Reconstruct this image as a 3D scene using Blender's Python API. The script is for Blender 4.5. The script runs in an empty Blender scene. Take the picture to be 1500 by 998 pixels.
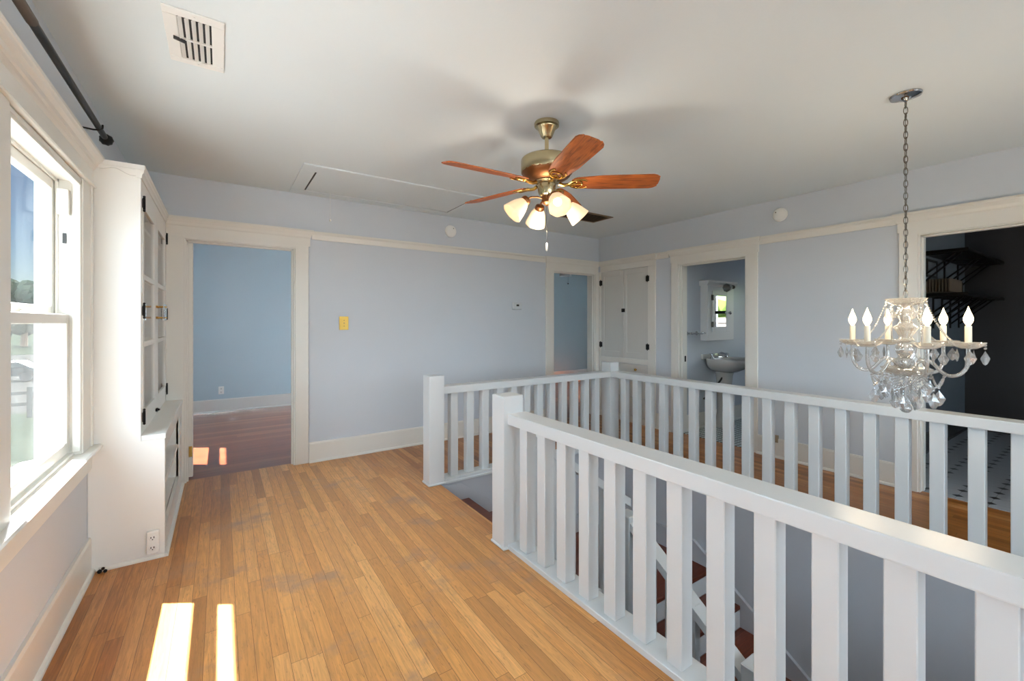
import bpy, bmesh, math, random
from mathutils import Vector, Matrix
random.seed(7)
PI = math.pi
S = bpy.context.scene
COL = S.collection

# ------------------------------------------------------------------ materials
def lin(c):
    return tuple(((v/255)/12.92 if v/255 <= .04045 else ((v/255+.055)/1.055)**2.4) for v in c)

def mat(name, rgb, rough=.5, metal=0, bump=0, bscale=60, var=0, vscale=3, spec=.5, coat=0):
    m = bpy.data.materials.new(name); m.use_nodes = True
    nt = m.node_tree; b = nt.nodes['Principled BSDF']
    c = (*lin(rgb), 1)
    b.inputs['Base Color'].default_value = c
    b.inputs['Roughness'].default_value = rough
    b.inputs['Metallic'].default_value = metal
    b.inputs['Specular IOR Level'].default_value = spec
    b.inputs['Coat Weight'].default_value = coat
    tc = nt.nodes.new('ShaderNodeTexCoord')
    if var:
        n = nt.nodes.new('ShaderNodeTexNoise'); n.inputs['Scale'].default_value = vscale
        n.inputs['Detail'].default_value = 4
        nt.links.new(tc.outputs['Object'], n.inputs['Vector'])
        mx = nt.nodes.new('ShaderNodeMixRGB')
        mx.inputs['Color1'].default_value = tuple(v*(1-var) for v in c[:3])+(1,)
        mx.inputs['Color2'].default_value = tuple(min(1, v*(1+var)) for v in c[:3])+(1,)
        nt.links.new(n.outputs['Fac'], mx.inputs['Fac']); nt.links.new(mx.outputs['Color'], b.inputs['Base Color'])
    if bump:
        n2 = nt.nodes.new('ShaderNodeTexNoise'); n2.inputs['Scale'].default_value = bscale
        n2.inputs['Detail'].default_value = 3
        nt.links.new(tc.outputs['Object'], n2.inputs['Vector'])
        bp = nt.nodes.new('ShaderNodeBump'); bp.inputs['Strength'].default_value = bump
        bp.inputs['Distance'].default_value = .004
        nt.links.new(n2.outputs['Fac'], bp.inputs['Height']); nt.links.new(bp.outputs['Normal'], b.inputs['Normal'])
    return m

def emis(name, rgb, strength):
    m = bpy.data.materials.new(name); m.use_nodes = True
    nt = m.node_tree; b = nt.nodes['Principled BSDF']
    b.inputs['Base Color'].default_value = (*lin(rgb), 1)
    b.inputs['Emission Color'].default_value = (*lin(rgb), 1)
    b.inputs['Emission Strength'].default_value = strength
    return m

def pane_glass(name, tint=(1, 1, 1), haze=0, refl=.2, hcol=(230, 232, 235)):
    m = bpy.data.materials.new(name); m.use_nodes = True
    nt = m.node_tree; nt.nodes.remove(nt.nodes['Principled BSDF'])
    out = nt.nodes['Material Output']
    tr = nt.nodes.new('ShaderNodeBsdfTransparent'); tr.inputs['Color'].default_value = (*tint, 1)
    gl = nt.nodes.new('ShaderNodeBsdfGlossy'); gl.inputs['Roughness'].default_value = .03
    lw = nt.nodes.new('ShaderNodeLayerWeight'); lw.inputs['Blend'].default_value = .5
    pw = nt.nodes.new('ShaderNodeMath'); pw.operation = 'POWER'; pw.inputs[1].default_value = 5
    nt.links.new(lw.outputs['Facing'], pw.inputs[0])
    fr = nt.nodes.new('ShaderNodeMath'); fr.operation = 'MULTIPLY_ADD'; fr.inputs[1].default_value = refl; fr.inputs[2].default_value = .03
    nt.links.new(pw.outputs[0], fr.inputs[0])
    mx = nt.nodes.new('ShaderNodeMixShader')
    nt.links.new(fr.outputs[0], mx.inputs['Fac'])
    nt.links.new(tr.outputs[0], mx.inputs[1]); nt.links.new(gl.outputs[0], mx.inputs[2])
    last = mx
    if haze:
        df = nt.nodes.new('ShaderNodeBsdfDiffuse'); df.inputs['Color'].default_value = (*lin(hcol), 1)
        m2 = nt.nodes.new('ShaderNodeMixShader'); m2.inputs['Fac'].default_value = haze
        nt.links.new(mx.outputs[0], m2.inputs[1]); nt.links.new(df.outputs[0], m2.inputs[2]); last = m2
    nt.links.new(last.outputs[0], out.inputs['Surface'])
    return m

def crystal(name, frost=.12):
    m = bpy.data.materials.new(name); m.use_nodes = True
    nt = m.node_tree; nt.nodes.remove(nt.nodes['Principled BSDF'])
    out = nt.nodes['Material Output']
    tr = nt.nodes.new('ShaderNodeBsdfTransparent'); tr.inputs['Color'].default_value = (.93, .94, .95, 1)
    gl = nt.nodes.new('ShaderNodeBsdfGlass'); gl.inputs['Roughness'].default_value = .02; gl.inputs['IOR'].default_value = 1.5
    g2 = nt.nodes.new('ShaderNodeBsdfGlossy'); g2.inputs['Roughness'].default_value = .06
    a = nt.nodes.new('ShaderNodeMixShader'); a.inputs['Fac'].default_value = .55
    b = nt.nodes.new('ShaderNodeMixShader'); b.inputs['Fac'].default_value = .22
    nt.links.new(tr.outputs[0], a.inputs[1]); nt.links.new(gl.outputs[0], a.inputs[2])
    nt.links.new(a.outputs[0], b.inputs[1]); nt.links.new(g2.outputs[0], b.inputs[2])
    df = nt.nodes.new('ShaderNodeBsdfDiffuse'); df.inputs['Color'].default_value = (.9, .88, .84, 1)
    tl = nt.nodes.new('ShaderNodeBsdfTranslucent'); tl.inputs['Color'].default_value = (.9, .88, .84, 1)
    c = nt.nodes.new('ShaderNodeMixShader'); c.inputs['Fac'].default_value = .5
    nt.links.new(df.outputs[0], c.inputs[1]); nt.links.new(tl.outputs[0], c.inputs[2])
    d = nt.nodes.new('ShaderNodeMixShader'); d.inputs['Fac'].default_value = frost
    nt.links.new(b.outputs[0], d.inputs[1]); nt.links.new(c.outputs[0], d.inputs[2])
    nt.links.new(d.outputs[0], out.inputs['Surface'])
    return m

def planks(name, cols, width, length, along='Y', rough=.35, wear=0, mortar=(60, 35, 15)):
    """strip floor: every strip its own tone, grain lines, optional grey wear patches"""
    m = bpy.data.materials.new(name); m.use_nodes = True
    nt = m.node_tree; N = nt.nodes; L = nt.links
    b = N['Principled BSDF']; tc = N.new('ShaderNodeTexCoord')
    sep = N.new('ShaderNodeSeparateXYZ'); L.new(tc.outputs['Object'], sep.inputs[0])
    u, v = (sep.outputs['Y'], sep.outputs['X']) if along == 'Y' else (sep.outputs['X'], sep.outputs['Y'])
    def math_(op, a, bb=None, cc=None):
        n = N.new('ShaderNodeMath'); n.operation = op
        for i, x in enumerate((a, bb, cc)):
            if x is None: continue
            if isinstance(x, (int, float)): n.inputs[i].default_value = x
            else: L.new(x, n.inputs[i])
        return n.outputs[0]
    row = math_('FLOOR', math_('DIVIDE', v, width))
    wn = N.new('ShaderNodeTexWhiteNoise'); wn.noise_dimensions = '1D'; L.new(row, wn.inputs['W'])
    us = math_('ADD', u, math_('MULTIPLY', wn.outputs['Value'], length*3.7))
    colid = math_('FLOOR', math_('DIVIDE', us, length))
    cmb = N.new('ShaderNodeCombineXYZ'); L.new(row, cmb.inputs[0]); L.new(colid, cmb.inputs[1])
    w2 = N.new('ShaderNodeTexWhiteNoise'); w2.noise_dimensions = '2D'; L.new(cmb.outputs[0], w2.inputs['Vector'])
    ramp = N.new('ShaderNodeValToRGB'); cr = ramp.color_ramp
    while len(cr.elements) < len(cols): cr.elements.new(.5)
    for i, c in enumerate(cols):
        cr.elements[i].position = i/(len(cols)-1); cr.elements[i].color = (*lin(c), 1)
    L.new(w2.outputs['Value'], ramp.inputs['Fac'])
    # grain, stretched along the strip, shifted per strip
    gc = N.new('ShaderNodeCombineXYZ')
    L.new(math_('MULTIPLY', u, 5.0), gc.inputs[0])
    L.new(math_('ADD', math_('MULTIPLY', v, 75.0), math_('MULTIPLY', w2.outputs['Value'], 37.0)), gc.inputs[1])
    gn = N.new('ShaderNodeTexNoise'); gn.inputs['Scale'].default_value = 1.0; gn.inputs['Detail'].default_value = 5
    gn.inputs['Distortion'].default_value = 1.2
    L.new(gc.outputs[0], gn.inputs['Vector'])
    gr = N.new('ShaderNodeMapRange'); gr.inputs['From Min'].default_value = .3; gr.inputs['From Max'].default_value = .72
    gr.inputs['To Min'].default_value = .62; gr.inputs['To Max'].default_value = 1.14
    L.new(gn.outputs['Fac'], gr.inputs['Value'])
    mul = N.new('ShaderNodeMixRGB'); mul.blend_type = 'MULTIPLY'; mul.inputs['Fac'].default_value = 1
    L.new(ramp.outputs['Color'], mul.inputs['Color1']); L.new(gr.outputs[0], mul.inputs['Color2'])
    col = mul.outputs['Color']
    if wear:
        n1 = N.new('ShaderNodeTexNoise'); n1.inputs['Scale'].default_value = 2.3; n1.inputs['Detail'].default_value = 6
        n1.inputs['Roughness'].default_value = .65
        L.new(tc.outputs['Object'], n1.inputs['Vector'])
        mr = N.new('ShaderNodeMapRange'); mr.inputs['From Min'].default_value = .54; mr.inputs['From Max'].default_value = .70
        mr.inputs['To Min'].default_value = 0; mr.inputs['To Max'].default_value = wear
        L.new(n1.outputs['Fac'], mr.inputs['Value'])
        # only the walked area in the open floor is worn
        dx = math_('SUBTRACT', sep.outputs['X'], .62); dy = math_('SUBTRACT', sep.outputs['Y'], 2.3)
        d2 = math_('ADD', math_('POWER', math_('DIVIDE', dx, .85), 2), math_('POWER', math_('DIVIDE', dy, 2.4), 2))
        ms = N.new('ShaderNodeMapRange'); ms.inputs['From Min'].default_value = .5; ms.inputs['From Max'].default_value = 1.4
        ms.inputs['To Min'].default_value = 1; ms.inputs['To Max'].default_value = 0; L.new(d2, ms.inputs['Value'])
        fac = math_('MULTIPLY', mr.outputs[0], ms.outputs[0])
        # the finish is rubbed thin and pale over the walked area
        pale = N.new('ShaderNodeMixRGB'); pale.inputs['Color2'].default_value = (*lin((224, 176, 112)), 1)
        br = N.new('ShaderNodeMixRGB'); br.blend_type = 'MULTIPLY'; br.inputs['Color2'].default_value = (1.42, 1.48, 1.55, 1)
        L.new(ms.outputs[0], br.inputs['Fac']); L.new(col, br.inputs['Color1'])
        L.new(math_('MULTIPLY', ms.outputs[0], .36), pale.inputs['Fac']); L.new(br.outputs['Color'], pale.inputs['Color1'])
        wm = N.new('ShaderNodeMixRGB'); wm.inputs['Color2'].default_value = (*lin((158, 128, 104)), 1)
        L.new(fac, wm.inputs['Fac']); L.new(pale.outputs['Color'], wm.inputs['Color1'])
        # dark open grain streaks
        g3 = N.new('ShaderNodeCombineXYZ'); L.new(math_('MULTIPLY', u, 9.0), g3.inputs[0]); L.new(math_('MULTIPLY', v, 110.0), g3.inputs[1])
        n3 = N.new('ShaderNodeTexNoise'); n3.inputs['Scale'].default_value = 1; n3.inputs['Detail'].default_value = 3; n3.inputs['Distortion'].default_value = 2.5
        L.new(g3.outputs[0], n3.inputs['Vector'])
        m3 = N.new('ShaderNodeMapRange'); m3.inputs['From Min'].default_value = .60; m3.inputs['From Max'].default_value = .70
        m3.inputs['To Min'].default_value = 0; m3.inputs['To Max'].default_value = .55; L.new(n3.outputs['Fac'], m3.inputs['Value'])
        dk = N.new('ShaderNodeMixRGB'); dk.inputs['Color2'].default_value = (*lin((120, 84, 52)), 1)
        L.new(m3.outputs[0], dk.inputs['Fac']); L.new(wm.outputs['Color'], dk.inputs['Color1'])
        col = dk.outputs['Color']
    # joints
    fv = math_('ABSOLUTE', math_('SUBTRACT', math_('FRACT', math_('DIVIDE', v, width)), .5))
    fu = math_('ABSOLUTE', math_('SUBTRACT', math_('FRACT', math_('DIVIDE', us, length)), .5))
    jv = math_('GREATER_THAN', fv, .5-.0009/width); ju = math_('GREATER_THAN', fu, .5-.0010/length)
    j = math_('MULTIPLY', math_('MAXIMUM', jv, ju), .7)
    jm = N.new('ShaderNodeMixRGB'); jm.inputs['Color2'].default_value = (*lin(mortar), 1)
    L.new(j, jm.inputs['Fac']); L.new(col, jm.inputs['Color1'])
    L.new(jm.outputs['Color'], b.inputs['Base Color'])
    b.inputs['Roughness'].default_value = rough
    bp = N.new('ShaderNodeBump'); bp.inputs['Strength'].default_value = .15; bp.inputs['Distance'].default_value = .002
    L.new(gn.outputs['Fac'], bp.inputs['Height']); L.new(bp.outputs['Normal'], b.inputs['Normal'])
    return m

def dot_tile(name, base, dot, px, py, ox, oy, r, grout):
    m = bpy.data.materials.new(name); m.use_nodes = True
    nt = m.node_tree; N = nt.nodes; L = nt.links; b = N['Principled BSDF']
    tc = N.new('ShaderNodeTexCoord'); sep = N.new('ShaderNodeSeparateXYZ'); L.new(tc.outputs['Object'], sep.inputs[0])
    def mt(op, a, bb=None):
        n = N.new('ShaderNodeMath'); n.operation = op
        for i, x in enumerate((a, bb)):
            if x is None: continue
            if isinstance(x, (int, float)): n.inputs[i].default_value = x
            else: L.new(x, n.inputs[i])
        return n.outputs[0]
    def cell(s, o, p):
        return mt('MULTIPLY', mt('SUBTRACT', mt('FRACT', mt('ADD', mt('DIVIDE', mt('SUBTRACT', s, o), p), .5)), .5), p)
    a = mt('ABSOLUTE', cell(sep.outputs['X'], ox, px)); c = mt('ABSOLUTE', cell(sep.outputs['Y'], oy, py))
    d = mt('LESS_THAN', mt('ADD', a, c), r)
    g = mt('LESS_THAN', mt('MINIMUM', a, c), .0015)
    m1 = N.new('ShaderNodeMixRGB'); m1.inputs['Color1'].default_value = (*lin(base), 1); m1.inputs['Color2'].default_value = (*lin(grout), 1)
    L.new(g, m1.inputs['Fac'])
    m2 = N.new('ShaderNodeMixRGB'); m2.inputs['Color2'].default_value = (*lin(dot), 1)
    L.new(d, m2.inputs['Fac']); L.new(m1.outputs['Color'], m2.inputs['Color1'])
    L.new(m2.outputs['Color'], b.inputs['Base Color']); b.inputs['Roughness'].default_value = .35
    return m

M = {}
M['wall'] = mat('lavender_paint', (200, 206, 213), .6, var=.03, vscale=1.5, bump=.06, bscale=90, spec=.3)
M['ceil'] = mat('ceiling_paint', (220, 229, 232), .7, var=.02, vscale=1.2, bump=.08, bscale=60, spec=.2)
M['trim'] = mat('cream_gloss_paint', (222, 220, 213), .32, var=.02, vscale=5, bump=.05, bscale=40)
M['rail'] = mat('white_gloss_paint', (205, 208, 209), .3, var=.015, vscale=6, bump=.06, bscale=50)
M['cab'] = mat('cabinet_paint', (230, 229, 224), .4, var=.015, vscale=4, bump=.05, bscale=40)
M['lin'] = mat('linen_door_paint', (206, 205, 200), .4, var=.02, vscale=4)
M['bed'] = mat('blue_grey_paint', (180, 197, 204), .6, var=.02, vscale=1.5, spec=.3)
M['teal'] = mat('teal_grey_paint', (162, 182, 186), .6, var=.02, vscale=1.5, spec=.3)
M['bath'] = mat('bath_gloss_paint', (184, 192, 200), .35, var=.02, vscale=1.5)
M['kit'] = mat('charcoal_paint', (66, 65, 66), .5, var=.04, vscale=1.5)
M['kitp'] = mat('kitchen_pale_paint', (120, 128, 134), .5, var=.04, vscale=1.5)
M['well'] = mat('stairwell_paint', (176, 178, 184), .6, var=.03, vscale=2, spec=.3)
M['dark'] = mat('void_black', (18, 18, 18), .8)
M['iron'] = mat('black_iron', (26, 24, 23), .45, metal=.6)
M['rod'] = mat('oil_rubbed_bronze', (15, 17, 18), .4, spec=.25)
M['bronze'] = mat('antique_brass', (178, 164, 130), .26, metal=1, var=.12, vscale=14)
M['brassy'] = mat('polished_brass', (196, 158, 84), .25, metal=1)
M['gold'] = mat('ornate_gold_plate', (206, 172, 88), .38, metal=.75, bump=.3, bscale=250)
M['copper'] = mat('aged_copper', (128, 84, 52), .4, metal=.9, var=.1, vscale=20)
M['chrome'] = mat('chrome', (200, 202, 205), .12, metal=1)
M['nickel'] = mat('dark_nickel_chain', (110, 105, 98), .3, metal=1)
M['plastic'] = mat('white_plastic', (236, 236, 232), .35)
M['beige'] = mat('beige_plastic', (150, 132, 108), .45)
M['thermo'] = mat('grey_white_plastic', (200, 204, 208), .4)
M['slot'] = mat('slot_black', (30, 28, 26), .5)
M['red'] = planks('redwood_stair', [(104, 46, 26), (92, 38, 20), (112, 52, 30)], .28, 3, 'X', .3, mortar=(50, 20, 10))
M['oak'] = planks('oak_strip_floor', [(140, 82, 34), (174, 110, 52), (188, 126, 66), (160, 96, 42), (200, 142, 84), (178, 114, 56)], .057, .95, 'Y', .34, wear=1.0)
M['fir'] = planks('red_fir_floor', [(114, 58, 36), (128, 68, 42), (106, 52, 32), (150, 92, 56)], .085, 2.6, 'X', .3, mortar=(60, 24, 14))
M['ktile'] = dot_tile('octagon_dot_tile', (160, 162, 166), (20, 20, 22), .165, .17, 4.70, .656, .034, (120, 122, 126))
M['btile'] = dot_tile('bath_mosaic_tile', (176, 190, 190), (28, 32, 34), .052, .052, 4.7, 2.5, .024, (130, 140, 140))
M['porc'] = mat('porcelain', (186, 186, 182), .15, coat=.5)
M['glass'] = pane_glass('window_glass')
M['cglass'] = pane_glass('cabinet_glass', refl=.8)
M['screen'] = pane_glass('insect_screen', haze=.015, hcol=(205, 205, 205))
M['crystal'] = crystal('crystal'); M['frost'] = crystal('pressed_crystal', .24)
M['greyshade'] = mat('grey_glass_shade', (150, 152, 154), .35)
M['mirror'] = mat('mirror_silver', (245, 248, 248), .01, metal=1)
M['shade'] = emis('lit_frosted_shade', (255, 228, 186), .5)
M['coldshade'] = mat('frosted_glass_shade', (214, 226, 226), .3)
M['bulb'] = emis('lit_bulb', (255, 226, 180), 9)
M['candle'] = mat('candle_sleeve', (235, 226, 206), .45)
M['blade'] = None
M['gasket'] = mat('grey_gap', (96, 92, 84), .7)
M['drive'] = mat('pale_concrete', (178, 177, 174), .9, var=.05, vscale=.8)
M['fence'] = mat('weathered_fence', (56, 55, 53), .7, spec=0)
M['lawn'] = mat('lawn_green', (27, 32, 25), .9, spec=0, var=.2, vscale=1.2)
M['road'] = mat('pale_road', (38, 38, 37), .9, spec=0, var=.06, vscale=.6)
M['leaf'] = mat('tree_leaves', (26, 32, 27), .8, spec=0, var=.35, vscale=1.5)
M['leaf2'] = mat('shrub_leaves', (84, 104, 36), .8, var=.35, vscale=3)
M['bark'] = mat('tree_bark', (84, 70, 58), .9)
M['carp'] = mat('car_paint', (30, 31, 33), .25, metal=.3)
M['carw'] = mat('car_white', (60, 60, 60), .3)
M['tyre'] = mat('tyre_rubber', (24, 24, 25), .8)
M['carg'] = mat('car_glass', (30, 34, 38), .1)
M['siding'] = mat('pale_siding', (96, 86, 78), .7, var=.03)
M['roofm'] = mat('roof_soffit', (190, 186, 178), .8)
M['rack'] = mat('rack_brown', (74, 62, 50), .6); M['vent'] = mat('brown_register', (122, 102, 80), .45); M['fbulb'] = emis('lit_fan_bulb', (255, 236, 200), 1.6)

def wood_blade():
    m = bpy.data.materials.new('cherry_blade'); m.use_nodes = True
    nt = m.node_tree; N = nt.nodes; L = nt.links; b = N['Principled BSDF']
    tc = N.new('ShaderNodeTexCoord'); mp = N.new('ShaderNodeMapping'); mp.inputs['Scale'].default_value = (7, 60, 60)
    L.new(tc.outputs['Object'], mp.inputs[0])
    n = N.new('ShaderNodeTexNoise'); n.inputs['Scale'].default_value = 1; n.inputs['Detail'].default_value = 5; n.inputs['Distortion'].default_value = .8
    L.new(mp.outputs[0], n.inputs['Vector'])
    r = N.new('ShaderNodeValToRGB'); r.color_ramp.elements[0].color = (*lin((104, 50, 20)), 1); r.color_ramp.elements[1].color = (*lin((190, 104, 44)), 1)
    r.color_ramp.elements[0].position = .3; r.color_ramp.elements[1].position = .75
    L.new(n.outputs['Fac'], r.inputs['Fac']); L.new(r.outputs['Color'], b.inputs['Base Color'])
    b.inputs['Roughness'].default_value = .48; b.inputs['Specular IOR Level'].default_value = .35
    return m
M['blade'] = wood_blade()

# ------------------------------------------------------------------ builders
WL = {}
class MB:
    def __init__(s): s.bm = bmesh.new()
    def _bev(s, faces, bev, seg=1):
        if bev:
            es = list({e for f in faces for e in f.edges})
            bmesh.ops.bevel(s.bm, geom=es, offset=bev, segments=seg, affect='EDGES', profile=.7)
    def box(s, x0, x1, y0, y1, z0, z1, bev=0, seg=1):
        if x0 > x1: x0, x1 = x1, x0
        if y0 > y1: y0, y1 = y1, y0
        if z0 > z1: z0, z1 = z1, z0
        v = [s.bm.verts.new(p) for p in ((x0,y0,z0),(x1,y0,z0),(x1,y1,z0),(x0,y1,z0),(x0,y0,z1),(x1,y0,z1),(x1,y1,z1),(x0,y1,z1))]
        fs = [s.bm.faces.new([v[i] for i in q]) for q in ((3,2,1,0),(4,5,6,7),(0,1,5,4),(1,2,6,5),(2,3,7,6),(3,0,4,7))]
        s._bev(fs, bev, seg); return s
    def prism(s, poly, axis, a0, a1, bev=0):
        """extrude a polygon given in the plane across axis; poly points are the two other coordinates in xyz order"""
        def P(p, a):
            return {'x': (a, p[0], p[1]), 'y': (p[0], a, p[1]), 'z': (p[0], p[1], a)}[axis]
        A = [s.bm.verts.new(P(p, a0)) for p in poly]; B = [s.bm.verts.new(P(p, a1)) for p in poly]
        n = len(poly); fs = [s.bm.faces.new(A), s.bm.faces.new(B[::-1])]
        for i in range(n): fs.append(s.bm.faces.new((A[i], B[i], B[(i+1) % n], A[(i+1) % n])))
        bmesh.ops.recalc_face_normals(s.bm, faces=fs)
        s._bev(fs, bev); return s
    def rings(s, rs, cap=True, closed=False):
        R = [[s.bm.verts.new(p) for p in r] for r in rs]
        n = len(R[0]); fs = []
        m = len(R)
        for k in range(m if closed else m-1):
            a, b = R[k], R[(k+1) % m]
            for i in range(n): fs.append(s.bm.faces.new((a[i], a[(i+1) % n], b[(i+1) % n], b[i])))
        if cap and not closed:
            fs.append(s.bm.faces.new(R[0][::-1])); fs.append(s.bm.faces.new(R[-1]))
        bmesh.ops.recalc_face_normals(s.bm, faces=fs); return s
    def lathe(s, prof, c, n=24, mtx=None, flute=0, nf=8):
        """profile of (radius, z) about the axis through c; mtx turns it about c"""
        rs = []
        for r, z in prof:
            ring = []
            for i in range(n):
                a = 2*PI*i/n; rr = max(r, 1e-4)*(1+flute*math.cos(nf*a))
                p = Vector((rr*math.cos(a), rr*math.sin(a), z))
                if mtx: p = mtx @ p
                ring.append(Vector(c)+p)
            rs.append(ring)
        return s.rings(rs)
    def cyl(s, p, q, r, n=12, r2=None):
        p, q = Vector(p), Vector(q); d = q-p; m = d.to_track_quat('Z', 'Y').to_matrix()
        return s.lathe([(r, 0), (r if r2 is None else r2, d.length)], p, n, m)
    def tube(s, pts, r, n=8, closed=False):
        pts = [Vector(p) for p in pts]; rs = []; m = len(pts); prev = None
        for i, p in enumerate(pts):
            if closed: t = pts[(i+1) % m]-pts[i-1]
            else: t = pts[min(i+1, m-1)]-pts[max(i-1, 0)]
            t.normalize()
            if prev is None:
                u = t.orthogonal().normalized()
            else:
                u = prev-t*prev.dot(t); u = u.normalized() if u.length > 1e-6 else t.orthogonal().normalized()
            prev = u; w = t.cross(u); rr = r[i] if isinstance(r, (list, tuple)) else r
            rs.append([p+(u*math.cos(2*PI*k/n)+w*math.sin(2*PI*k/n))*rr for k in range(n)])
        return s.rings(rs, closed=closed)
    def ball(s, c, r, sub=1, sz=1):
        g = bmesh.ops.create_icosphere(s.bm, subdivisions=sub, radius=r)
        for v in g['verts']: v.co = Vector((v.co.x, v.co.y, v.co.z*sz))+Vector(c)
        return s
    def build(s, name, m, parent=None, smooth=None, origin=None):
        off = Vector(WL[parent.name]) if parent else Vector(origin or (0, 0, 0))
        me = bpy.data.meshes.new(name)
        bmesh.ops.translate(s.bm, verts=s.bm.verts, vec=-off)
        s.bm.to_mesh(me); s.bm.free()
        if m: me.materials.append(M[m] if isinstance(m, str) else m)
        o = bpy.data.objects.new(name, me); COL.objects.link(o)
        if smooth is not None:
            me.shade_smooth(); me.set_sharp_from_angle(angle=math.radians(smooth))
        if parent: o.parent = parent
        else: o.location = off
        WL[o.name] = tuple(off); return o

def tag(o, label, cat, group=None, kind=None):
    o['label'] = label; o['category'] = cat
    if group: o['group'] = group
    if kind: o['kind'] = kind
    return o
def thing(name, loc, label, cat, group=None, kind=None):
    o = bpy.data.objects.new(name, None); COL.objects.link(o); o.location = loc; o.empty_display_size = .1
    WL[o.name] = tuple(loc); return tag(o, label, cat, group, kind)
def struct(o, label, cat): return tag(o, label, cat, kind='structure')
def dup(o, parent, dv=(0, 0, 0)):
    c = o.copy(); COL.objects.link(c); c.parent = parent; c.location = Vector(o.location)+Vector(dv)
    WL[c.name] = WL[o.name]
    for ch in list(o.children):
        d = ch.copy(); COL.objects.link(d); d.parent = c; WL[d.name] = WL[ch.name]
    return c
def wall(b, axis, f0, f1, a0, a1, z0, z1, holes=()):
    """wall slab between faces f0,f1 across axis, running a0..a1, with rectangular holes (h0,h1,zb,zt)"""
    def bx(p, q, r, t):
        if q-p < 1e-5 or t-r < 1e-5: return
        if axis == 'x': b.box(f0, f1, p, q, r, t)
        else: b.box(p, q, f0, f1, r, t)
    cur = a0
    for h0, h1, zb, zt in sorted(holes):
        bx(cur, h0, z0, z1); bx(h0, h1, z0, zb); bx(h0, h1, zt, z1); cur = h1
    bx(cur, a1, z0, z1); return b

# ------------------------------------------------------------------ dimensions (metres)
XL, XR, YB, YF, C = -.59, 4.56, 4.49, -2.4, 2.55
XRO, YBO = 4.70, 4.63
D1 = (-.25, .575); D2 = (3.70, 4.48); D3 = (2.363, 3.166); D4 = (.22, 1.021)
DH = 2.035
W1 = (2.08, 2.985); W2 = (.98, 1.86); W9 = (-1.9, -1.0); W10 = (-.75, .15); WB = (5.25, 6.06); WZ = (.665, 2.05)

# ------------------------------------------------------------------ shell
struct(wall(MB(), 'x', XL-.145, XL, YF-.14, 7.92, -3.0, C, [(*W9, *WZ), (*W2, *WZ), (*W1, *WZ), (*WB, *WZ)]).build('wall_left', 'wall'),
       'pale lavender painted wall with the big sash window', 'wall')
struct(wall(MB(), 'y', YB, YBO, XL, 8.1, 0, C, [(*D1, 0, DH), (*D2, 0, DH)]).build('wall_back', 'wall'),
       'pale lavender wall with the bedroom doorway and brass switch plate', 'wall')
struct(wall(MB(), 'x', XR, XRO, YF, YB, 0, C, [(*D4, 0, DH+.01), (*D3, 0, DH)]).build('wall_right', 'wall'),
       'pale lavender wall with the bathroom and kitchen doorways', 'wall')
FW = [(.15, 1.55, .6, 2.15), (2.1, 3.5, .6, 2.15), (5.4, 6.7, 1.1, 1.9)]
struct(wall(MB(), 'y', YF-.14, YF, XL, 8.1, -3.0, C, FW).build('wall_front', 'wall'), 'pale lavender wall with two added windows opposite the bedroom doorway', 'wall')
struct(MB().box(XL-.145, 8.1, YF-.14, 7.92, C, C+.06).build('ceiling', 'ceil'), 'smooth off-white painted ceiling', 'ceiling')
fl = MB(); YF0 = 4.552
fl.box(XL, 1.5, YF, YF0, -.24, 0); fl.box(1.5, 3.545, 3.30, YF0, -.24, 0); fl.box(3.545, 4.60, YF, YF0, -.24, 0); fl.box(1.5, 3.545, YF, -.42, -.24, 0)
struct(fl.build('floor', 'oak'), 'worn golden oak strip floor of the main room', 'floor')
struct(MB().box(XL, 8.1, YF0, 7.8, -.24, -.002).build('floor_bedroom', 'fir'), 'dark red wooden floor beyond the bedroom doorway', 'floor')
struct(MB().box(4.60, 7.2, 1.43, 3.3, -.24, .004).build('floor_bathroom', 'btile'), 'green grey mosaic tile floor in the bathroom', 'floor')
struct(MB().box(4.60, 8.1, YF, 1.43, -.24, .004).build('floor_kitchen', 'ktile'), 'grey kitchen tile floor with small black diamonds', 'floor')
BB = [(1.75, 2.95, .45, 2.25), (5.6, 6.38, .45, 2.25)]
struct(wall(MB(), 'y', 7.77, 7.92, XL, 8.1, 0, C, BB).build('wall_bedroom_back', 'bed'), 'blue grey bedroom wall seen through the doorway', 'wall')
struct(MB().box(3.0, 3.14, YBO, 7.77, 0, C).build('wall_bedroom_side', 'teal'), 'blue grey partition between the two back rooms', 'wall')
struct(MB().box(8.0, 8.1, YBO, 7.77, 0, C).build('wall_bedroom_end', 'teal'), 'teal grey end wall of the small back room', 'wall')
struct(wall(MB(), 'y', 7.755, 7.77, 3.14, 8.0, 0, C, [BB[1]]).build('wall_small_room_back', 'teal'), 'teal grey wall seen through the narrow corner doorway', 'wall')
struct(MB().box(XRO, 7.2, 3.20, 3.34, 0, C).build('wall_bathroom_side', 'bath'), 'glossy blue grey bathroom wall behind the sink', 'wall')
BW = (1.95, 2.75, .9, 2.0)
struct(wall(MB(), 'x', 7.0, 7.14, 1.43, 3.20, 0, C, [BW]).build('wall_bathroom_end', 'bath'), 'blue grey bathroom end wall with a window', 'wall')
struct(MB().box(XRO, 8.1, 1.365, 1.43, 0, C).build('wall_bathroom_front', 'bath'), 'blue grey bathroom wall facing the sink', 'wall')
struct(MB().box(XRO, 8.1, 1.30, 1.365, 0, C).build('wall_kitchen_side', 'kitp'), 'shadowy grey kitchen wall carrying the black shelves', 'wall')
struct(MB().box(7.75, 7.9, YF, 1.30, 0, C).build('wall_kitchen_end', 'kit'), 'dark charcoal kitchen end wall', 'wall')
struct(MB().box(XRO, 8.1, 3.34, YB, 0, C).build('wall_closet_block', 'bath'), 'painted wall mass behind the linen cabinet', 'wall')
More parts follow.
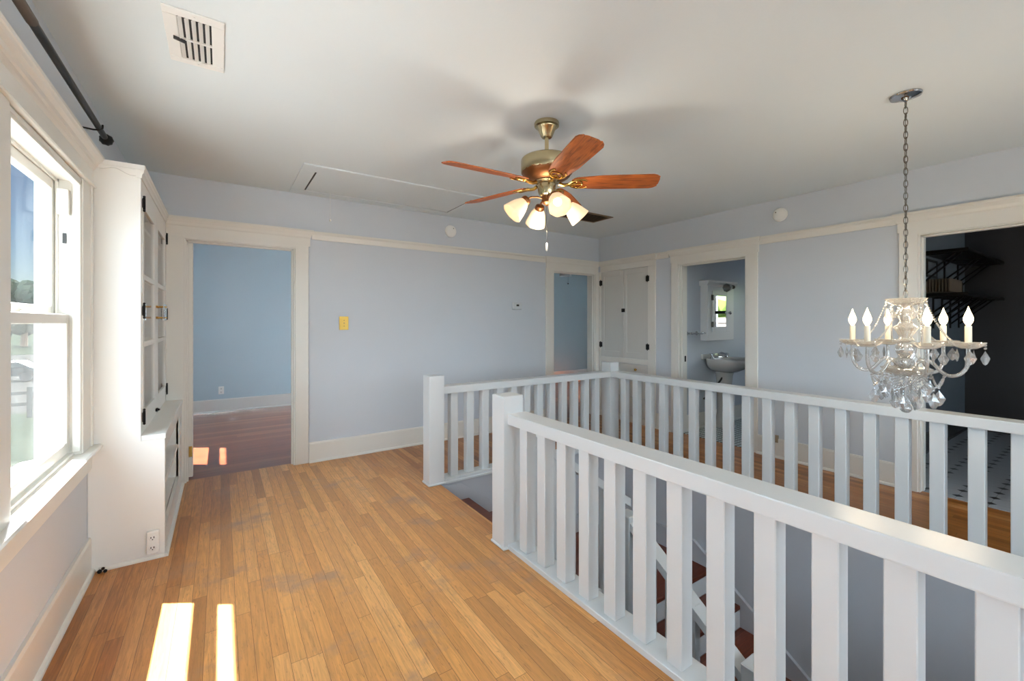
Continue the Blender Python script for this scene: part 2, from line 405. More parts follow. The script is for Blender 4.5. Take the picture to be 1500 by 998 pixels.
# roof with the eaves that cut off the high sun
rf = MB(); rf.prism([(-1.16, 2.72), (-1.16, 2.80), (3.7, 4.3), (8.6, 2.80), (8.6, 2.72), (XL, 2.66)], 'y', -3.1, 7.98)
struct(rf.build('roof', 'roofm'), 'shingled house roof with deep eaves', 'roof')

# stairwell shaft
struct(MB().box(1.5, 3.7, 3.30, 3.42, -2.9, -.24).box(1.5, 3.545, 3.298, 3.30, -.24, -.012).build('wall_stairwell_back', 'well'), 'grey stairwell wall under the short railing', 'wall')
struct(MB().box(3.55, 3.7, -.6, 3.30, -2.9, -.24).box(3.543, 3.545, -.42, 3.30, -.24, -.012).build('wall_stairwell_right', 'well'), 'grey stairwell wall under the hall side railing', 'wall')
struct(MB().box(1.38, 1.5, -.6, 3.30, -2.9, -.24).build('wall_stairwell_left', 'well'), 'grey stairwell wall below the window side railing', 'wall')
struct(MB().box(1.5, 3.55, -.6, -.42, -2.9, -.24).build('wall_stairwell_front', 'well'), 'grey stairwell wall at the foot of the stairs', 'wall')
struct(MB().box(1.38, 3.7, -.6, 3.42, -3.0, -2.9).build('floor_lower', 'red'), 'dark red floor at the foot of the stairwell', 'floor')

# ------------------------------------------------------------------ trims
def head(b, axis, face, a0, a1, sgn, zb=2.058, zt=2.21):
    """door head casing: flat frieze that flares into a cove at the top, mitred returns"""
    L = [(zb, 0, .020), (zb+.075, 0, .022), (zb+.085, .006, .028), (zb+.105, .012, .034), (zb+.125, .022, .044), (zb+.135, .028, .05), (zt, .028, .05)]
    rs = []
    for z, e, p in L:
        f0, f1 = face, face+sgn*p
        if axis == 'y': rs.append([(a0-e, f0, z), (a1+e, f0, z), (a1+e, f1, z), (a0-e, f1, z)])
        else: rs.append([(f0, a0-e, z), (f0, a1+e, z), (f1, a1+e, z), (f1, a0-e, z)])
    return b.rings(rs)
def prof_rail(axis, face, a0, a1, sgn):
    z = [(0, 2.130), (.018, 2.130), (.020, 2.150), (.024, 2.175), (.036, 2.192), (.036, 2.206), (0, 2.206)]
    return MB().prism([(face+sgn*p, q) for p, q in z], 'x' if axis == 'y' else 'y', a0, a1)
k = 1
for ax, f, a0, a1, sg, lb in (('y', YB, .72, 3.56, -1, 'cream picture rail between the two doorways on the lavender wall'),
                              ('x', XR, 3.295, 3.485, -1, 'short cream picture rail between linen cabinet and bathroom door'),
                              ('x', XR, 1.135, 2.225, -1, 'cream picture rail between bathroom and kitchen doorways')):
    struct(prof_rail(ax, f, a0, a1, sg).build('trim_%d' % k, 'trim'), lb, 'picture rail'); k += 1
def baseb(axis, face, a0, a1, sgn, h=.19):
    z = [(0, 0), (.034, 0), (.033, .010), (.027, .018), (.018, .022), (.018, h-.015), (.013, h), (0, h)]
    return MB().prism([(face+sgn*p, q) for p, q in z], 'x' if axis == 'y' else 'y', a0, a1)
for nm, ax, f, a0, a1, sg, lb in (('back', 'y', YB, .695, 3.56, -1, 'white baseboard under the brass switch wall'),
                                  ('right', 'x', XR, 1.14, 2.25, -1, 'white baseboard between bathroom and kitchen doorways'),
                                  ('closet', 'x', XR, 3.26, 3.485, -1, 'short white baseboard beside the linen cabinet'),
                                  ('left', 'x', XL, YF, 3.165, 1, 'white baseboard under the window'),
                                  ('bedroom', 'y', 7.77, XL, 3.0, -1, 'white baseboard on the blue bedroom wall'),
                                  ('small_room', 'y', 7.755, 3.14, 8.0, -1, 'white baseboard in the teal back room'),
                                  ('kitchen', 'y', 1.30, XRO, 7.75, -1, 'baseboard along the kitchen shelf wall'),
                                  ('bathroom', 'y', 3.20, XRO, 7.0, -1, 'white baseboard below the bathroom sink')):
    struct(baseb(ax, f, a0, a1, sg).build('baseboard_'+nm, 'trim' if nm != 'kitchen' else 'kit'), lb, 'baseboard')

# door surrounds
def door_y(n, d, cl, cr, hl, hr, lb):
    t = thing('door_%d' % n, (sum(d)/2, YB, 0), lb, 'doorway', kind='structure')
    MB().box(cl, d[0], YB-.02, YB, 0, 2.06, .003).build('casing', 'trim', t)
    MB().box(d[1], cr, YB-.02, YB, 0, 2.06, .003).build('casing', 'trim', t)
    head(MB().box(d[0]-.002, d[1]+.002, YB-.0198, YB, DH-.004, 2.0585), 'y', YB, hl, hr, -1).build('head_casing', 'trim', t)
    j = MB().box(d[0]-.001, d[0]+.012, YB-.006, YBO+.005, 0, DH-.012).box(d[1]-.012, d[1]+.001, YB-.006, YBO+.005, 0, DH-.012).box(d[0], d[1], YB-.006, YBO+.005, DH-.012, DH+.001)
    j.box(d[0]+.012, d[0]+.024, YB+.03, YB+.07, 0, DH-.012).box(d[1]-.024, d[1]-.012, YB+.03, YB+.07, 0, DH-.012).box(d[0], d[1], YB+.03, YB+.07, DH-.024, DH-.012)
    j.build('jamb', 'trim', t); return t
d1 = door_y(1, D1, -.372, .69, -.372, .704, 'bedroom doorway with wide cream casing beside the built-in bookcase')
# hinge side of the frame, the leaf taken off
lf = MB().box(-.238, -.199, 4.60, 4.655, .012, 2.02, .003); leaf = lf.build('hinge_post', 'trim', d1)
for z, mm in ((.23, 'brassy'), (1.80, 'trim')):
    h = MB().box(-.232, -.204, 4.595, 4.60, z-.045, z+.045, .001); h.cyl((-.238, 4.592, z-.047), (-.238, 4.592, z+.047), .006, 10)
    for q in (-.028, .028): h.cyl((-.218, 4.5955, z+q), (-.218, 4.593, z+q), .005, 8)
    h.build('hinge', mm, leaf)
d2 = door_y(2, D2, 3.566, 4.545, 3.575, 4.53, 'narrow corner doorway to the teal back room')
MB().box(4.474, 4.478, YBO-.05, YBO-.02, .92, .98).build('strike_plate', 'iron', d2)
def door_x(n, d, c0, c1, lb):
    t = thing('door_%d' % n, (XR, sum(d)/2, 0), lb, 'doorway', kind='structure')
    MB().box(XR-.02, XR, c0, d[0], 0, 2.06, .003).build('casing', 'trim', t)
    MB().box(XR-.02, XR, d[1], c1, 0, 2.06, .003).build('casing', 'trim', t)
    head(MB().box(XR-.0198, XR, d[0]-.002, d[1]+.002, DH-.004, 2.0585), 'x', XR, c0-.008, c1+.008, -1).build('head_casing', 'trim', t)
    j = MB().box(XR-.006, XRO+.005, d[0]-.001, d[0]+.012, 0, DH-.012).box(XR-.006, XRO+.005, d[1]-.012, d[1]+.001, 0, DH-.012).box(XR-.006, XRO+.005, d[0], d[1], DH-.012, DH+.012)
    j.box(XR+.04, XR+.08, d[1]-.022, d[1]-.012, 0, DH-.012).box(XR+.04, XR+.08, d[0]+.012, d[0]+.022, 0, DH-.012).box(XR+.04, XR+.08, d[0], d[1], DH-.024, DH-.012)
    j.build('jamb', 'trim', t); return t
d3 = door_x(3, D3, 2.243, 3.262, 'bathroom doorway with cream casing and the sink in view')
MB().box(XR+.09, XR+.12, D3[1]-.016, D3[1]-.0125, .86, .93).build('strike_plate', 'iron', d3)
d4 = door_x(4, D4, .10, 1.135, 'tall doorway into the dark kitchen')

# ------------------------------------------------------------------ windows
def sash_window(n, w, lb, detail=True):
    y0, y1 = w; t = thing('window_%d' % n, (XL, (y0+y1)/2, .66), lb, 'window', kind='structure')
    f = MB()   # jamb liner, head liner, outer sill, stops and parting beads
    f.box(-.736, XL+.016, y0-.001, y0+.016, .665, 2.05).box(-.736, XL+.016, y1-.016, y1+.001, .665, 2.05).box(-.736, XL+.016, y0, y1, 2.034, 2.051)
    for s, yy in ((1, y0+.016), (-1, y1-.016)):
        f.box(-.605, -.575, yy, yy+s*.012, .70, 2.034, .002); f.box(-.664, -.655, yy, yy+s*.010, .70, 2.034); f.box(-.720, -.706, yy, yy+s*.016, .70, 2.034)
    f.box(-.605, -.575, y0, y1, 2.018, 2.034, .002); f.box(-.664, -.655, y0, y1, 2.022, 2.034); f.box(-.720, -.706, y0, y1, 2.015, 2.034)
    f.prism([(-.60, .665), (-.60, .70), (-.79, .675), (-.79, .645), (-.73, .645), (-.73, .665)], 'y', y0, y1)
    f.build('window_frame', 'trim', t)
    a, b = y0+.018, y1-.018
    def sash(nm, xa, xb, zb, zt, bt, tt, st):
        m = MB().box(xa, xb, a, a+st, zb, zt, .003).box(xa, xb, b-st, b, zb, zt, .003)
        m.box(xa, xb, a+st, b-st, zb, zb+bt, .003).box(xa, xb, a+st, b-st, zt-tt, zt, .003)
        o = m.build(nm, 'trim', t)
        MB().box((xa+xb)/2-.0015, (xa+xb)/2+.0015, a+st, b-st, zb+bt, zt-tt).build('glass', 'glass', o); return o
    lo = sash('lower_sash', -.652, -.616, .702, 1.378, .055, .045, .040)
    up = sash('upper_sash', -.703, -.667, 1.345, 2.032, .072, .055, .042)
    if detail:
        lk = MB().box(-.662, -.628, (y0+y1)/2-.03, (y0+y1)/2+.03, 1.378, 1.388, .003); lk.cyl((-.645, (y0+y1)/2, 1.388), (-.645, (y0+y1)/2, 1.398), .012, 10); lk.box(-.668, -.64, (y0+y1)/2-.006, (y0+y1)/2+.05, 1.392, 1.40, .002)
        lk.build('sash_lock', 'plastic', t)
        MB().box(-.654, -.612, y1-.05, y1-.0165, 1.86, 1.985, .003).build('sash_stop', 'trim', t)
        MB().box(-.640, -.626, y1-.0195, y1-.0165, 1.725, 1.775).build('jamb_latch', 'slot', t)
    MB().box(-.731, -.729, y0+.016, y1-.016, .69, 1.36).build('insect_screen', 'screen', t)
    return t
w1 = sash_window(1, W1, 'tall white double hung sash window with a deep sunlit sill')
w2 = sash_window(2, W2, 'matching double hung window beyond the mullion casing')
w9 = sash_window(9, W9, 'unseen double hung window added for light at the front end of the window wall', False)  # unseen window, added to bring more light into the room
w5 = sash_window(5, WB, 'bedroom sash window round the corner from the doorway', False)
# shared casing of the window pair
t = thing('trim_4', (XL, 2, .66), 'white window casing with crowned head, mullion and apron', 'window casing', kind='structure')
MB().box(XL, XL+.022, W1[1]-.010, 3.14, .684, 2.06, .003).box(XL, XL+.030, 3.118, 3.144, .684, 2.06, .004).build('side_casing', 'trim', t)
MB().box(XL, XL+.022, W2[1]+.002, W1[0]-.006, .684, 2.06, .003).build('mullion_casing', 'trim', t)
MB().box(XL, XL+.022, .84, W2[0]-.004, .684, 2.06, .003).build('side_casing', 'trim', t)
hp = [(0, 2.056), (.034, 2.056), (.038, 2.062), (.034, 2.070), (.024, 2.074), (.024, 2.150), (.032, 2.158), (.036, 2.168), (.044, 2.172), (.048, 2.186), (.062, 2.196), (.066, 2.206), (.070, 2.210), (.070, 2.226), (0, 2.226)]
MB().prism([(XL+p, q) for p, q in hp], 'y', .80, 3.164).build('head_casing', 'trim', t)
MB().prism([(XL-.03, .662), (XL+.055, .662), (XL+.062, .668), (XL+.062, .678), (XL+.055, .684), (XL-.03, .686)], 'y', .76, 3.164).build('stool', 'trim', t)
MB().box(XL, XL+.02, .82, 3.164, .555, .662, .003).build('apron', 'trim', t)
# bathroom window, and unseen windows added to let in more light
def simple_window(n, axis, f0, f1, a0, a1, zb, zt, lb, bars):
    c = (f0+f1)/2; m = MB(); 
    def bx(p, q, r, s, e=.02):
        if axis == 'x': m.box(c-e, c+e, p, q, r, s)
        else: m.box(p, q, c-e, c+e, r, s)
    bx(a0, a0+.05, zb, zt); bx(a1-.05, a1, zb, zt); bx(a0, a1, zb, zb+.06); bx(a0, a1, zt-.05, zt)
    zm = zb+(zt-zb)*.55; bx(a0, a1, zm-.025, zm+.025)
    for y in bars: bx(y-.02, y+.02, zb, zt)
    o = thing('window_%d' % n, ((c, (a0+a1)/2, zb) if axis == 'x' else ((a0+a1)/2, c, zb)), lb, 'window', kind='structure')
    m.build('window_frame', 'slot' if n == 6 else 'trim', o)
    g = MB()
    if axis == 'x': g.box(c-.002, c+.002, a0, a1, zb, zt)
    else: g.box(a0, a1, c-.002, c+.002, zb, zt)
    g.build('glass', 'glass', o)
simple_window(3, 'y', YF-.14, YF, *FW[0], 'wide unseen window added for fill light facing the bedroom doorway', [.85])
simple_window(4, 'y', YF-.14, YF, *FW[1], 'second wide unseen window added for fill light facing the bedroom doorway', [2.8])
simple_window(11, 'y', YF-.14, YF, *FW[2], 'small unseen kitchen window added to lighten the room', [])
simple_window(6, 'x', 7.0, 7.14, *BW, 'bathroom window seen reflected in the cabinet mirror', [])
simple_window(7, 'y', 7.77, 7.92, *BB[1], 'unseen rear window added to light the teal back room', [])
simple_window(8, 'y', 7.77, 7.92, *BB[0], 'unseen rear window added to light the blue bedroom', [])

# ------------------------------------------------------------------ built-in bookcase
XU, XW, Y0 = -.372, -.262, 3.165
t = thing('built_in_bookcase', (-.42, 3.8, 0), 'tall white built-in bookcase with glazed upper doors beside the window', 'bookcase')
pan = [(-.588, 0), (XW-.005, 0), (XW-.005, .672), (XU, .672), (XU, 2.20), (-.588, 2.20)]
MB().prism(pan, 'y', Y0, Y0+.022).build('side_panel', 'cab', t)
# cornice: front run plus a return on the side with a wavy lower edge
wv = [(-.588, 2.215), (-.588, 2.178)]
for i in range(21):
    u = i/20; x = -.576+u*.196
    wv.append((x, 2.182-.022*u-.010*math.sin(u*PI*3.0)))
wv += [(XU+.006, 2.152), (XU+.012, 2.19), (XU+.016, 2.215)]
cn = MB().prism(wv, 'y', Y0-.012, Y0-.0005)
cn.prism([(XU-.02, 2.146), (XU+.005, 2.146), (XU+.008, 2.165), (XU+.014, 2.175), (XU+.016, 2.19), (XU+.020, 2.195), (XU+.020, 2.216), (XU-.02, 2.216)], 'y', Y0-.0115, YB-.001)
cn.prism([(-.588, 2.19), (XU+.018, 2.19), (XU+.018, 2.216), (-.588, 2.216)], 'y', Y0-.018, Y0-.0121); cn.box(-.588, XU-.021, Y0, YB-.002, 2.190, 2.214)
cn.build('cornice', 'cab', t)
MB().box(XU-.018, XU-.001, Y0+.022, YB-.001, 2.066, 2.15).box(XU-.018, XU-.001, Y0+.022, YB-.001, .70, .758).box(XU-.018, XU-.001, Y0+.022, 3.204, .758, 2.066).box(XU-.018, XU-.001, 4.466, YB-.001, .758, 2.066).build('face_frame', 'cab', t)
MB().box(-.588, -.575, Y0+.02, YB-.001, 0, 2.15).build('back_panel', 'cab', t)
for z in (1.60, 1.21, 1.93):
    MB().box(-.575, XU-.03, Y0+.022, YB-.002, z-.01, z+.01).build('shelf', 'cab', t)
def bdoor(y0, y1, st_l, st_r, hinge_y, pull_y):
    o = MB(); xa, xb = XU-.016, XU+.004
    o.box(xa, xb, y0, y0+st_l, .76, 2.064, .002).box(xa, xb, y1-st_r, y1, .76, 2.064, .002)
    for z0, z1 in ((.76, .83), (1.195, 1.225), (1.588, 1.618), (1.995, 2.064)): o.box(xa, xb, y0+st_l, y1-st_r, z0, z1, .002)
    d = o.build('cabinet_door', 'cab', t)
    MB().box(XU-.008, XU-.005, y0+st_l, y1-st_r, .83, 1.995).build('glass_pane', 'cglass', d)
    for z in (2.015, 1.405, .80):
        h = MB().box(XU+.003, XU+.007, hinge_y-.022, hinge_y+.022, z-.026, z+.026, .001); h.cyl((XU+.010, hinge_y, z-.034), (XU+.010, hinge_y, z+.034), .006, 8)
        for e in (-.040, .040): h.ball((XU+.010, hinge_y, z+e), .0075)
        h.build('hinge', 'iron', d)
    for z in (1.37, 1.445): MB().cyl((XU+.003, pull_y, z), (XU+.055, pull_y, z), .005, 8).ball((XU+.008, pull_y, z), .009).ball((XU+.05, pull_y, z), .0085).build('pull_post', 'brassy', d)
    MB().cyl((XU+.048, pull_y, 1.352), (XU+.048, pull_y, 1.463), .007, 10).build('pull_bar', 'chrome', d)
bdoor(3.206, 3.835, .055, .095, 3.212, 3.80); bdoor(3.838, 4.464, .085, .075, 4.456, 3.885)
lt = MB().box(XU, XU+.012, 3.815, 3.858, .725, .745, .002); lt.ball((XU+.016, 3.836, .735), .008); lt.build('latch', 'iron', t)
MB().box(-.575, XW, Y0+.023, YB-.001, .672, .70, .003).box(XU+.001, XW, Y0-.001, Y0+.023, .672, .70, .002).build('ledge', 'cab', t)
MB().box(XW-.025, XW-.005, Y0+.022, YB-.021, .604, .672).box(XW-.025, XW-.005, 4.215, YB-.021, .02, .604).box(XW-.025, XW-.005, Y0+.022, 4.215, 0, .145).box(XW-.025, XW-.005, Y0+.022, 3.215, .145, .604).build('base_frame', 'cab', t)
MB().box(-.575, XW-.012, Y0+.022, YB-.002, .372, .394, .003).build('base_shelf', 'cab', t)
MB().box(-.575, XW-.03, Y0+.022, YB-.002, .12, .144).build('base_bottom', 'cab', t)
MB().box(-.575, XW-.012, 4.215, 4.235, .12, .672).build('base_divider', 'cab', t)
qr = [(0, 0), (.018, 0), (.016, .009), (.009, .016), (0, .018)]
MB().prism([(XW-.005+p, q) for p, q in qr], 'y', Y0-.018, YB-.021).prism([(Y0-p, q) for p, q in qr], 'x', -.545, XW+.012).build('shoe_moulding', 'trim', t)

# ------------------------------------------------------------------ linen cabinet
t = thing('linen_cabinet', (XR, 4.0, 0), 'built-in linen cabinet with two tall panelled doors and black hinges', 'cabinet')
MB().box(XR-.024, XR, 3.49, 3.602, 0, 2.06, .003).box(XR-.024, XR, 4.432, 4.466, 0, 2.06, .003).box(XR-.024, XR, 3.602, 4.432, .785, .852, .003).box(XR-.024, XR, 3.602, 4.432, 0, .085, .003).build('frame', 'trim', t)
head(MB(), 'x', XR, 3.492, 4.44, -1, 2.058, 2.206).build('head_casing', 'trim', t)
def ldoor(y0, y1, hy):
    o = MB(); xa, xb = XR-.015, XR; s = .055
    o.box(xa, xb, y0, y0+s, .855, 2.055, .002).box(xa, xb, y1-s, y1, .855, 2.055, .002).box(xa, xb, y0+s, y1-s, .855, .935, .002).box(xa, xb, y0+s, y1-s, 1.985, 2.055, .002)
    o.box(xa+.009, xb, y0+s, y1-s, .935, 1.985); d = o.build('door', 'lin', t)
    for z in (1.90, 1.02):
        h = MB().box(XR-.028, XR-.015, hy-.026, hy+.026, z-.035, z+.035, .002); h.cyl((XR-.029, hy, z-.045), (XR-.029, hy, z+.045), .006, 8); h.build('hinge', 'iron', d)
ldoor(3.606, 4.012, 3.606); ldoor(4.016, 4.428, 4.428)
lt = MB().box(XR-.024, XR-.015, 3.985, 4.045, 1.475, 1.525, .003); lt.box(XR-.032, XR-.024, 3.995, 4.025, 1.488, 1.512, .003); lt.ball((XR-.036, 4.012, 1.50), .011); lt.build('latch', 'iron', t)
for z0, z1 in ((.565, .78), (.345, .560), (.09, .338)):
    d = MB().box(XR-.018, XR, 3.606, 4.428, z0, z1, .004).build('drawer', 'lin', t)
    zc = (z0+z1)/2+.04
    for y in (3.79, 4.24):
        MB().lathe([(.009, 0), (.007, .008), (.014, .018), (.017, .026), (.012, .033), (0, .035)], (XR-.018, y, zc), 14, Matrix.Rotation(-PI/2, 3, 'Y')).build('knob', 'brassy', d, 40)

# ------------------------------------------------------------------ railings
def baluster_set(t, axis, first, pitch, n, c, w=.068, z0=.03, z1=.738):
    if axis == 'y': o = MB().box(c-w/2, c+w/2, first-w, first, z0, z1, .003).build('baluster', 'rail', t)
    else: o = MB().box(first-w, first, c-w/2, c+w/2, z0, z1, .003).build('baluster', 'rail', t)
    for k in range(1, n):
        dup(o, t, (0, -pitch*k, 0) if axis == 'y' else (pitch*k, 0, 0))
def newel(t, x0, x1, y0, y1, top):
    MB().box(x0, x1, y0, y1, 0, top, .008, 2).box(x0-.008, x1+.008, y0-.008, y1+.008, 0, .018, .006).build('newel_post', 'rail', t)
t = thing('stair_railing', (1.465, 1, 0), 'thick white railing with square balusters along the window side of the stairwell', 'railing')
newel(t, 1.372, 1.512, 2.115, 2.248, .902)
newel(t, 1.40, 1.53, -.42, -.30, .902)
MB().box(1.398, 1.530, -.30, 2.12, .736, .800, .006, 2).build('handrail', 'rail', t)
MB().box(1.400, 1.530, -.30, 2.12, 0, .030, .003).build('bottom_rail', 'rail', t)
baluster_set(t, 'y', 2.031, .1643, 14, 1.459)
t = thing('stair_railing', (2.4, 3.35, 0), 'short white railing at the top of the stairs parallel to the lavender back wall', 'railing')
newel(t, 1.400, 1.534, 3.268, 3.398, .898)
MB().box(1.535, 3.529, 3.292, 3.420, .738, .800, .006, 2).build('handrail', 'rail', t)
MB().box(1.543, 3.521, 3.292, 3.420, 0, .030, .003).box(1.543, 3.521, 3.284, 3.299, -.012, .006, .002).build('bottom_rail', 'rail', t)
baluster_set(t, 'x', 1.688, .1545, 12, 3.356)
t = thing('stair_railing', (3.59, 1.5, 0), 'long white railing on the hall side of the stairwell facing the bathroom doorway', 'railing')
newel(t, 3.53, 3.66, 3.298, 3.430, .898)
MB().box(3.532, 3.660, -.42, 3.30, .738, .800, .006, 2).build('handrail', 'rail', t)
MB().box(3.532, 3.660, -.42, 3.30, 0, .030, .003).box(3.526, 3.541, -.42, 3.29, -.012, .006, .002).build('bottom_rail', 'rail', t)
baluster_set(t, 'y', 3.182, .1623, 22, 3.590)

# staircase: three steps along x, corner landing, flight down along y
t = thing('staircase', (2.4, 2.4, -2.9), 'dark red wooden staircase turning down inside the stairwell', 'staircase')
rz = [-.174, -.348, -.505, -.66, -.815]
tx = [1.50, 1.755, 2.005, 2.255, 2.505]
YI = 2.20
for k in range(4):
    MB().box(max(tx[k]-.02, 1.502), tx[k+1]+.022, YI, 3.298, rz[k]-.035, rz[k], .006).build('tread', 'red', t)
    MB().box(max(tx[k]-.015, 1.502), max(tx[k], 1.51), YI, 3.298, rz[k]-.01, (0 if k == 0 else rz[k-1])-.035).build('riser', 'rail', t)
MB().box(2.485, 2.505, YI, 3.298, rz[4]-.01, rz[3]-.035).build('riser', 'rail', t)
MB().box(2.50, 3.548, 2.135, 3.298, -.85, -.815, .006).build('landing', 'red', t)
ty = 2.155; zz = -.815; XI = 2.56
for k in range(9):
    z1 = zz-.1745*(k+1); y1 = ty-.252*(k+1)
    MB().box(XI, 3.548, ty-.252*k-.02-.0, ty-.252*k, z1, z1+.1745-.034).build('riser', 'rail', t)
    if z1 > -2.3 or k < 8: MB().box(XI, 3.548, y1-.022, ty-.252*k-.02, z1-.035, z1, .006).build('tread', 'red', t)
# skirting boards on the shaft walls
sk = MB(); sk.prism([(3.29, -.815), (3.29, -.630), (2.30, -.630), (2.155, -.735), (.0, -.735-2.155*.685), (.0, -1.10-2.155*.685), (2.155, -1.05), (2.3, -.815)], 'x', 3.530, 3.549)
sk.prism([(3.29, -.640), (3.29, -.624), (2.30, -.624), (2.155, -.722), (0, -.722-2.155*.685), (0, -.74-2.155*.685), (2.155, -.742), (2.295, -.640)], 'x', 3.522, 3.549)
sk.prism([(1.505, -.16), (1.505, .0-.02), (1.70, -.04), (2.55, -.63), (3.53, -.63), (3.53, -.82), (2.5, -.82), (1.52, -.34)], 'y', 3.284, 3.2975)
sk.build('skirting_board', 'well', t)
# inner string and lower balustrade
MB().prism([(1.50, -.04), (1.50, -.34), (2.52, -1.04), (2.62, -1.04), (2.62, -.74), (2.50, -.74)], 'y', YI-.03, YI).build('inner_string', 'rail', t)
MB().prism([(2.17, -.74), (2.17, -1.10), (-.1, -1.10-2.27*.685), (-.1, -.76-2.27*.685), (2.10, -.76)], 'x', XI-.03, XI).build('inner_string', 'rail', t)
t = thing('stair_banister', (2.4, 2.0, -.8), 'white banister descending inside the stairwell below the floor', 'banister')
MB().prism([(1.522, .694), (1.522, .634), (2.50, -.02), (2.50, .04)], 'y', YI-.065, YI+.035).build('handrail', 'rail', t)
MB().box(2.46, 2.58, YI-.08, YI+.04, -.82, -.085, .006).build('newel_post', 'rail', t)
MB().prism([(2.15, -.105), (2.15, -.165), (1.30, -.745), (1.30, -.685)], 'x', 2.47, 2.575).build('handrail', 'rail', t)
MB().box(2.45, 2.59, 1.165, 1.305, -1.66, -.60, .006).build('newel_post', 'rail', t)
for k in range(6):
    x = 1.64+.155*k; s = (x-1.512)/.988
    MB().box(x-.025, x+.025, YI-.045, YI+.005, -.10-.66*(x-1.5), .655-.66*(x-1.512), .002).build('baluster', 'rail', t)
for k in range(5):
    y = 1.975-.165*k
    MB().box(2.495, 2.550, y-.03, y+.03, -.80-.685*(2.1-y), -.12-.683*(2.15-y), .002).build('baluster', 'rail', t)

# ------------------------------------------------------------------ ceiling fan
FX, FY = 1.64, 2.05
t = thing('ceiling_fan', (FX, FY, C), 'brass ceiling fan with five cherry blades and four lit frosted shades', 'ceiling fan')
WLt = (FX, FY, C)
MB().lathe([(.03, C), (.074, C), (.076, C-.006), (.074, C-.022), (.062, C-.028), (.060, C-.034), (.052, C-.040), (.036, C-.082), (.030, C-.090), (.014, C-.092)], (FX, FY, 0), 32).build('canopy', 'bronze', t, 35)
MB().lathe([(.0125, C-.20), (.0125, C-.085)], (FX, FY, 0), 14).lathe([(.022, C-.205), (.022, C-.19), (.0125, C-.18)], (FX, FY, 0), 14).build('downrod', 'bronze', t, 35)
MB().lathe([(.02, 2.352), (.10, 2.346), (.148, 2.330), (.155, 2.322), (.156, 2.312), (.156, 2.254), (.152, 2.246)], (FX, FY, 0), 40).build('motor_housing', 'bronze', t, 35)
MB().lathe([(.152, 2.250), (.150, 2.238), (.132, 2.220), (.112, 2.206), (.09, 2.196), (.055, 2.192)], (FX, FY, 0), 40, flute=.02, nf=20).build('motor_skirt', 'copper', t, 60)
MB().lathe([(.075, 2.200), (.078, 2.190), (.060, 2.184), (.054, 2.180), (.056, 2.172), (.053, 2.130), (.047, 2.112), (.034, 2.104), (.020, 2.102)], (FX, FY, 0), 30).build('switch_housing', 'bronze', t, 35)
MB().lathe([(.031, 2.106), (.032, 2.100), (.030, 2.066), (.022, 2.058), (.008, 2.052), (.004, 2.044)], (FX, FY, 0), 24).build('light_hub', 'copper', t, 35)
BO = 34
r0, r1 = .150, .668
def blade_at(ang):
    R = Matrix.Rotation(ang, 4, 'Z') @ Matrix.Translation((0, 0, -.368)) @ Matrix.Rotation(math.radians(-14), 4, 'X')
    b = MB(); out = []
    def hw(s): return .054+.016*min(1, s/.3)+.004*s
    top = [(r0, -.030), (r0+.012, -.046)] + [(r0+.03+(r1-.045-r0-.03)*i/6, -hw(i/6)) for i in range(7)] + [(r1-.022, -.066), (r1-.002, -.048), (r1-.006, -.040), (r1, -.026)]
    pl = top + [(x, -y) for x, y in top[::-1]]
    v = [(x, y) for x, y in pl]
    b.prism(v, 'z', -.0035, .0035, .0015); o = b.build('blade', 'blade', None)
    o.parent = t; o.matrix_local = R; WL[o.name] = WLt
    g = MB(); g.tube([(.075, 0, -.004), (.10, 0, -.013), (.125, 0, -.012), (.150, 0, -.007)], [.012, .010, .010, .012], 8)
    for s in (-1, 1): g.tube([(.125, 0, -.009), (.15, s*.030, -.009), (.185, s*.046, -.008), (.225, s*.042, -.008), (.242, s*.030, -.008)], .005, 6)
    g.tube([(.15, -.026, -.009), (.175, 0, -.009), (.15, .026, -.009)], .004, 6); g.tube([(.185, -.044, -.008), (.208, -.018, -.008), (.212, 0, -.008), (.208, .018, -.008), (.185, .044, -.008)], .004, 6)
    g.tube([(.14, 0, -.009), (.212, 0, -.008)], .004, 6)
    for p in ((.18, -.03), (.18, .03), (.212, 0)): g.ball((p[0], p[1], -.010), .006)
    q = g.build('blade_bracket', 'brassy', None, 40); q.parent = o; q.location = (0, 0, 0); WL[q.name] = WLt
for kk in range(5): blade_at(math.radians(BO+72*kk))
LA = [251, 341, 71, 161]
for a in LA:
    a = math.radians(a); ca, sa = math.cos(a), math.sin(a)
    def at(r, z): return (FX+ca*r, FY+sa*r, z)
    arm = MB().tube([at(.025, 2.088), at(.06, 2.096), at(.10, 2.092), at(.128, 2.076)], .0055, 8).build('light_arm', 'copper', t, 50)
    ax = Vector((ca*.72, sa*.72, -.70)).normalized(); m = ax.to_track_quat('Z', 'Y').to_matrix()
    p = Vector(at(.122, 2.080))
    MB().lathe([(.010, -.004), (.026, .002), (.030, .012), (.030, .026), (.026, .032)], p, 20, m).build('lamp_socket', 'copper', arm, 40)
    MB().lathe([(.026, .026), (.034, .036), (.046, .060), (.054, .086), (.060, .112), (.066, .136), (.0655, .137), (.063, .136), (.057, .110), (.051, .086), (.043, .060), (.031, .038), (.022, .030)], p, 40, m, flute=.02, nf=8).build('lamp_shade', 'shade', arm, 60)
    MB().lathe([(.010, .03), (.012, .045), (.022, .066), (.026, .082), (.022, .098), (.008, .108), (.001, .109)], p, 16, m).build('bulb', 'fbulb', arm, 60)
pc = MB().cyl((FX, FY, 1.815), (FX, FY, 2.046), .0012, 6); 
pc.build('pull_chain', 'nickel', t)
MB().lathe([(.002, 1.822), (.006, 1.815), (.007, 1.778), (.004, 1.772), (.001, 1.771)], (FX, FY, 0), 12).build('pull_knob', 'plastic', t, 50)

